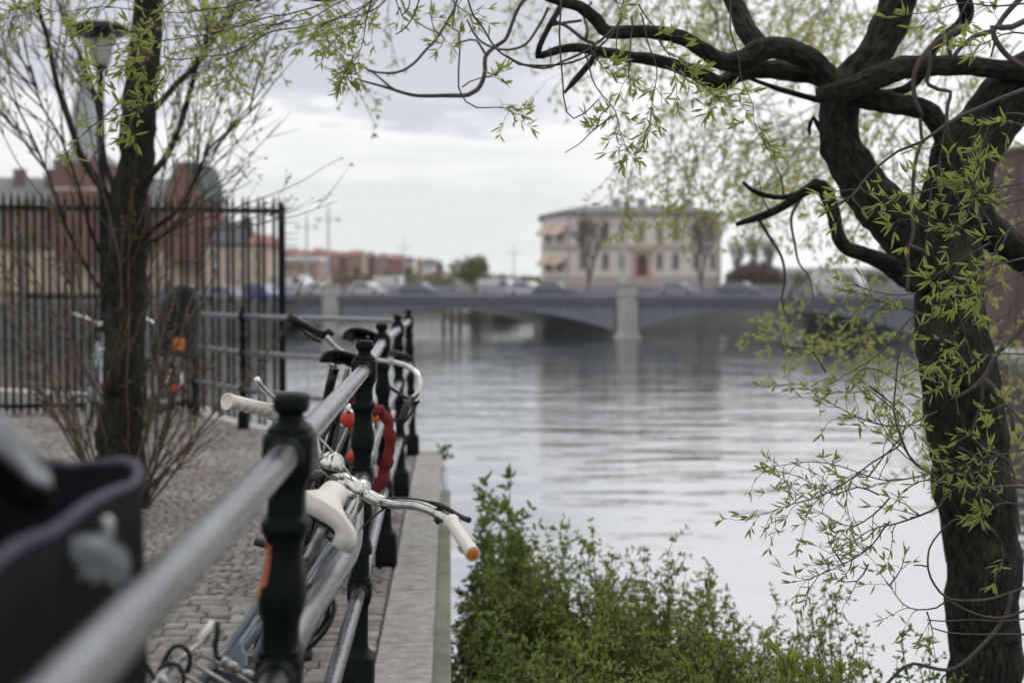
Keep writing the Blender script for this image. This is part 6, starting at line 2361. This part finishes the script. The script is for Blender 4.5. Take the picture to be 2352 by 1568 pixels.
lt = [(668, 300, 633, 44, 'tree_leaf_c', 'dark green tree just right of the fence end across the river'), (715, 290, 630, 46, 'tree_leaf_a', 'pale green tree under the shorter bridge lamp'),
      (775, 305, 622, 52, 'tree_leaf_d', 'ochre tree right of the taller bridge lamp'), (822, 330, 612, 44, 'tree_leaf_c', 'dark tree below the ochre hill house'), (845, 340, 630, 56, 'tree_leaf_d', 'low ochre tree in the middle of the far bank'),
      (895, 345, 618, 54, 'tree_leaf_a', 'pale green tree below the red house on the hill'), (936, 350, 612, 46, 'tree_leaf_c', 'grey green tree below the pale hill house'), (950, 342, 626, 66, 'tree_leaf_a', 'wide pale tree left of the rounded olive tree'),
      (1000, 350, 622, 56, 'tree_leaf_a', 'pale green tree touching the rounded olive tree'), (1035, 240, 603, 48, 'tree_leaf_b', 'smaller olive tree leaning against the big rounded one', 'trees across the river', 1.0, -1.95), (1085, 230, 586, 112, 'tree_leaf_b', 'big rounded olive green tree beyond the bridge left of the mansion', 'trees across the river', 1.5, -1.95),
      (1155, 350, 628, 40, 'tree_leaf_c', 'small dark tree right of the rounded olive tree'), (1200, 360, 632, 60, 'tree_leaf_c', 'distant tree left of the mansion'), (1235, 360, 636, 50, 'tree_leaf_a', 'distant pale tree touching the mansion corner'),
      (1840, 352, 628, 60, 'tree_leaf_a', 'pale tree right of the island under the broken limb'), (1900, 355, 622, 56, 'tree_leaf_a', 'pale tree beyond the bridge left of the willow limb'), (2010, 350, 626, 70, 'tree_leaf_c', 'grey green tree beyond the bridge by the willow trunk'),
      (2300, 350, 620, 80, 'tree_leaf_a', 'pale tree right of the willow trunk beyond the bridge')]
for t in lt:
    leaf_tree(*t)
leaf_tree(1128, 202, 690, 130, 'tree_leaf_c', 'dark green bush on the far bank seen under the left bridge arch', dens=1.6, zb=-3.2)
leaf_tree(50, 140, 440, 120, 'tree_leaf_d', 'bare yellowish tree in front of the grey roof at the left edge', dens=.7, zb=.15)


def bare_tree(px, d, ytop, wpx, label, zb=.95, lev=5, group='bare trees on the island'):
    rr = random.Random(int(px * 3 + d))
    b = atz(px, d, zb)
    H = at(px, ytop, d).z - zb
    root = thing('bare_tree', b, label, 'tree', group)
    tr, tw = MB(), MB()
    k = wpx / FP * d / H
    def rec(p, dv, L, r, n):
        e = p + dv * L
        m = p.lerp(e, .5) + rv(rr) * L * .06
        (tr if n >= 3 else tw).tube([p, m, e], [r, r * .85, r * .68], 6 if n >= 3 else 3, cap=False)
        if n == 0:
            return
        for q in range(3 if n > 1 else 4):
            nd = (dv * .8 + rv(rr) * V((k, k, .6)).length * .42 + V((0, 0, .24))).normalized()
            rec(e if q else m.lerp(e, rr.random()), nd, L * rr.uniform(.58, .82), r * .58, n - 1)
    tr.tube([b - V((0, 0, .1)), b + V((0, 0, H * .10))], [H * .035, H * .026], 8)
    for q in range(4):
        a = q * 1.6 + rr.random()
        rec(b + V((0, 0, H * .09)), V((math.cos(a) * .25 * k, math.sin(a) * .25 * k, 1)).normalized(), H * .29, H * .018, lev)
    tr.build('trunk', 'far_twig', root)
    tw.build('crown', 'far_twig', root)
bare_tree(1352, 178, 480, 125, 'bare tree standing before the left half of the mansion')
bare_tree(1610, 177, 474, 140, 'bare tree standing before the right end of the mansion')
bare_tree(1690, 186, 545, 50, 'slim bare tree just right of the mansion')
bare_tree(1735, 190, 535, 60, 'taller bare tree above the brown hedge')
bare_tree(1765, 186, 550, 50, 'bare tree at the right end of the brown hedge')
HG = tag(None or thing('hedge', atz(1735, 184, .9), 'brown leafless hedge mass right of the mansion', 'hedge'), None, None)
mb = MB()
for q in range(2600):
    px = R.uniform(1672, 1800)
    top = 606 + 10 * noise.noise(V((px * .06, 0, 0))) + (abs(px - 1735) / 65) ** 2 * 26
    p = at(px, R.uniform(top, 664), R.uniform(182, 186))
    mb.leaf(p, rv(), rv(), .7, .12)
mb.build('foliage', 'hedge', HG, smooth=False)

# ------------------------------------------------------------------ vehicles on and beyond the bridge
M['car_dark'] = pmat('dark_blue_car_paint', (0.03, 0.035, 0.07), 0.3, c2=(0.035, 0.04, 0.08), scale=1, coat=.5)
M['car_red'] = pmat('red_car_paint', (0.35, 0.05, 0.04), 0.3, c2=(0.3, 0.04, 0.03), scale=1, coat=.5)
M['car_blue'] = pmat('blue_van_paint', (0.06, 0.07, 0.22), 0.3, c2=(0.05, 0.06, 0.18), scale=1, coat=.5)
def vehicle(name, px, d, z, L, H, paint, label, cat, van=False):
    b = atz(px, d, z)
    root = thing(name, b, label, cat, 'vehicles across the river')
    ax = (ST[4] - ST[3]).normalized()
    fy = V((-ax.y, ax.x, 0))
    def P(x, y, zz):
        return b + ax * x + fy * y + V((0, 0, zz))
    W = .86 if not van else 1.0
    h0 = .28
    if van:
        prof = [(-L / 2, h0), (L / 2, h0), (L / 2, H * .45), (L / 2 - .25, H * .55), (L / 2 - .9, H * .97), (L / 2 - 1.2, H), (-L / 2 + .1, H), (-L / 2, H * .92)]
    else:
        prof = [(-L / 2, h0), (L / 2, h0), (L / 2, H * .48), (L / 2 - .9, H * .60), (L / 2 - 1.6, H * .97), (L / 2 - 2.0, H), (-L / 2 + 1.0, H), (-L / 2 + .35, H * .66), (-L / 2, H * .58)]
    mb = MB()
    mb.prism([P(x, -W, zz) for x, zz in prof], fy * (2 * W))
    mb.build('body', paint, root, smooth=False, bevel=.06)
    mb = MB()
    x0, x1 = (L / 2 - 1.9, L / 2 - .75) if van else (-L / 2 + .8, L / 2 - 1.5)
    mb.prism([P(x0, -W - .015, H * .60), P(x1, -W - .015, H * .60), P(x1 - .35, -W - .015, H * .92), P(x0 + .1, -W - .015, H * .92)], fy * (2 * W + .03))
    mb.build('side_window', 'glass', root, smooth=False)
    for x in (-L * .31, L * .32):
        for s in (-1, 1):
            mb = MB()
            c = P(x, s * (W - .08), .31)
            mb.tube([c - fy * .11, c - fy * .09, c + fy * .09, c + fy * .11], [.26, .31, .31, .26], 14)
            mb.build('wheel', 'rubber', root)
DK = ZD + .0
vehicle('white_van', 672, 158, DK, 5.2, 2.3, 'white', 'white van on the bridge just right of the spiked fence end', 'van', True)
vehicle('parked_car', 735, 157, DK, 4.2, 1.5, 'white', 'white car on the bridge left of the left pier', 'car')
vehicle('parked_car', 845, 152, DK, 4.3, 1.55, 'white', 'white car above the left bridge arch, left of the other white van', 'car')
vehicle('white_van', 895, 337, .9, 8.0, 3.6, 'white', 'white van on the far bank behind the left bridge arch', 'van', True)
vehicle('parked_car', 965, 150, DK, 4.2, 1.5, 'car_dark', 'dark car on the bridge above the left arch crown', 'car')
vehicle('white_van', 1148, 160, DK, 4.6, 1.9, 'white', 'long white van beyond the bridge right of the rounded olive tree', 'van', True)
vehicle('parked_car', 1212, 150, DK, 4.3, 1.6, 'white', 'white car on the bridge left of the mansion', 'car')
vehicle('parked_car', 1275, 147, DK, 4.2, 1.5, 'car_dark', 'dark car on the bridge before the mansion corner', 'car')
vehicle('parked_car', 1560, 140, DK, 4.2, 1.45, 'lilac', 'pale lilac car on the bridge right of the mansion door', 'car')
vehicle('parked_car', 1700, 138, DK, 4.4, 1.5, 'car_dark', 'dark car on the bridge below the brown hedge', 'car')
vehicle('white_van', 1930, 133, DK, 5.0, 2.3, 'white', 'white van on the bridge left of the willow trunk', 'van', True)
vehicle('blue_van', 606, 128, .15, 2.6, 1.7, 'car_blue', 'blue van on the left embankment behind the fence end', 'van', True)
vehicle('parked_car', 520, 128, .15, 4.2, 1.5, 'lilac', 'pale car on the left embankment before the cream house', 'car')
vehicle('parked_car', 420, 126, .15, 4.2, 1.5, 'car_dark', 'dark car on the left embankment right of the bare tree trunk', 'car')

# piles under the arch and timber fender at the left pier
for k, px in enumerate((1019, 1037, 1056)):
    b = atz(px, 168, -4)
    mb = MB()
    mb.lathe([(0, .22), (3.6, .22), (3.75, .16)], b, 10)
    tag(mb.build('mooring_pile', 'brownwall', loc=b), ['leftmost of three dark piles under the left bridge arch', 'middle one of three dark piles under the left bridge arch', 'rightmost of three dark piles under the left bridge arch'][k], 'pile', 'piles under the bridge')
FD = thing('timber_fender', atz(710, 128, -4), 'dark timber fender in the water before the left bridge pier', 'fender')
mb = MB()
for q in range(5):
    c = atz(692 + q * 8.5, 128, 0)
    mb.lathe([(-4, .19), (-2.3 + .08 * (q % 2), .19), (-2.25 + .08 * (q % 2), .14)], (c.x, c.y, 0), 8)
mb.build('pile', 'brownwall', FD)
mb = MB()
a, b = atz(690, 127.6, -2.7), atz(730, 127.6, -2.7)
mb.tube([a, b], .12, 6)
mb.build('waling', 'pier_dark', FD)

# ------------------------------------------------------------------ the hazy air over the river
def haze_material():
    m, nt, N, L, out = nodes_of('river_haze')
    v = N.new('ShaderNodeVolumePrincipled')
    v.inputs['Color'].default_value = (0.90, 0.92, 0.95, 1)
    v.inputs['Density'].default_value = HAZE
    v.inputs['Anisotropy'].default_value = 0.2
    L.new(v.outputs[0], out.inputs['Volume'])
    return m


HAZE = 0.00018
if HAZE:
    mb = MB()
    mb.box((0, 360, 26.5), (1960, 900, 67))
    hz_ = mb.build('haze', haze_material(), smooth=False)
    hz_['kind'] = 'stuff'
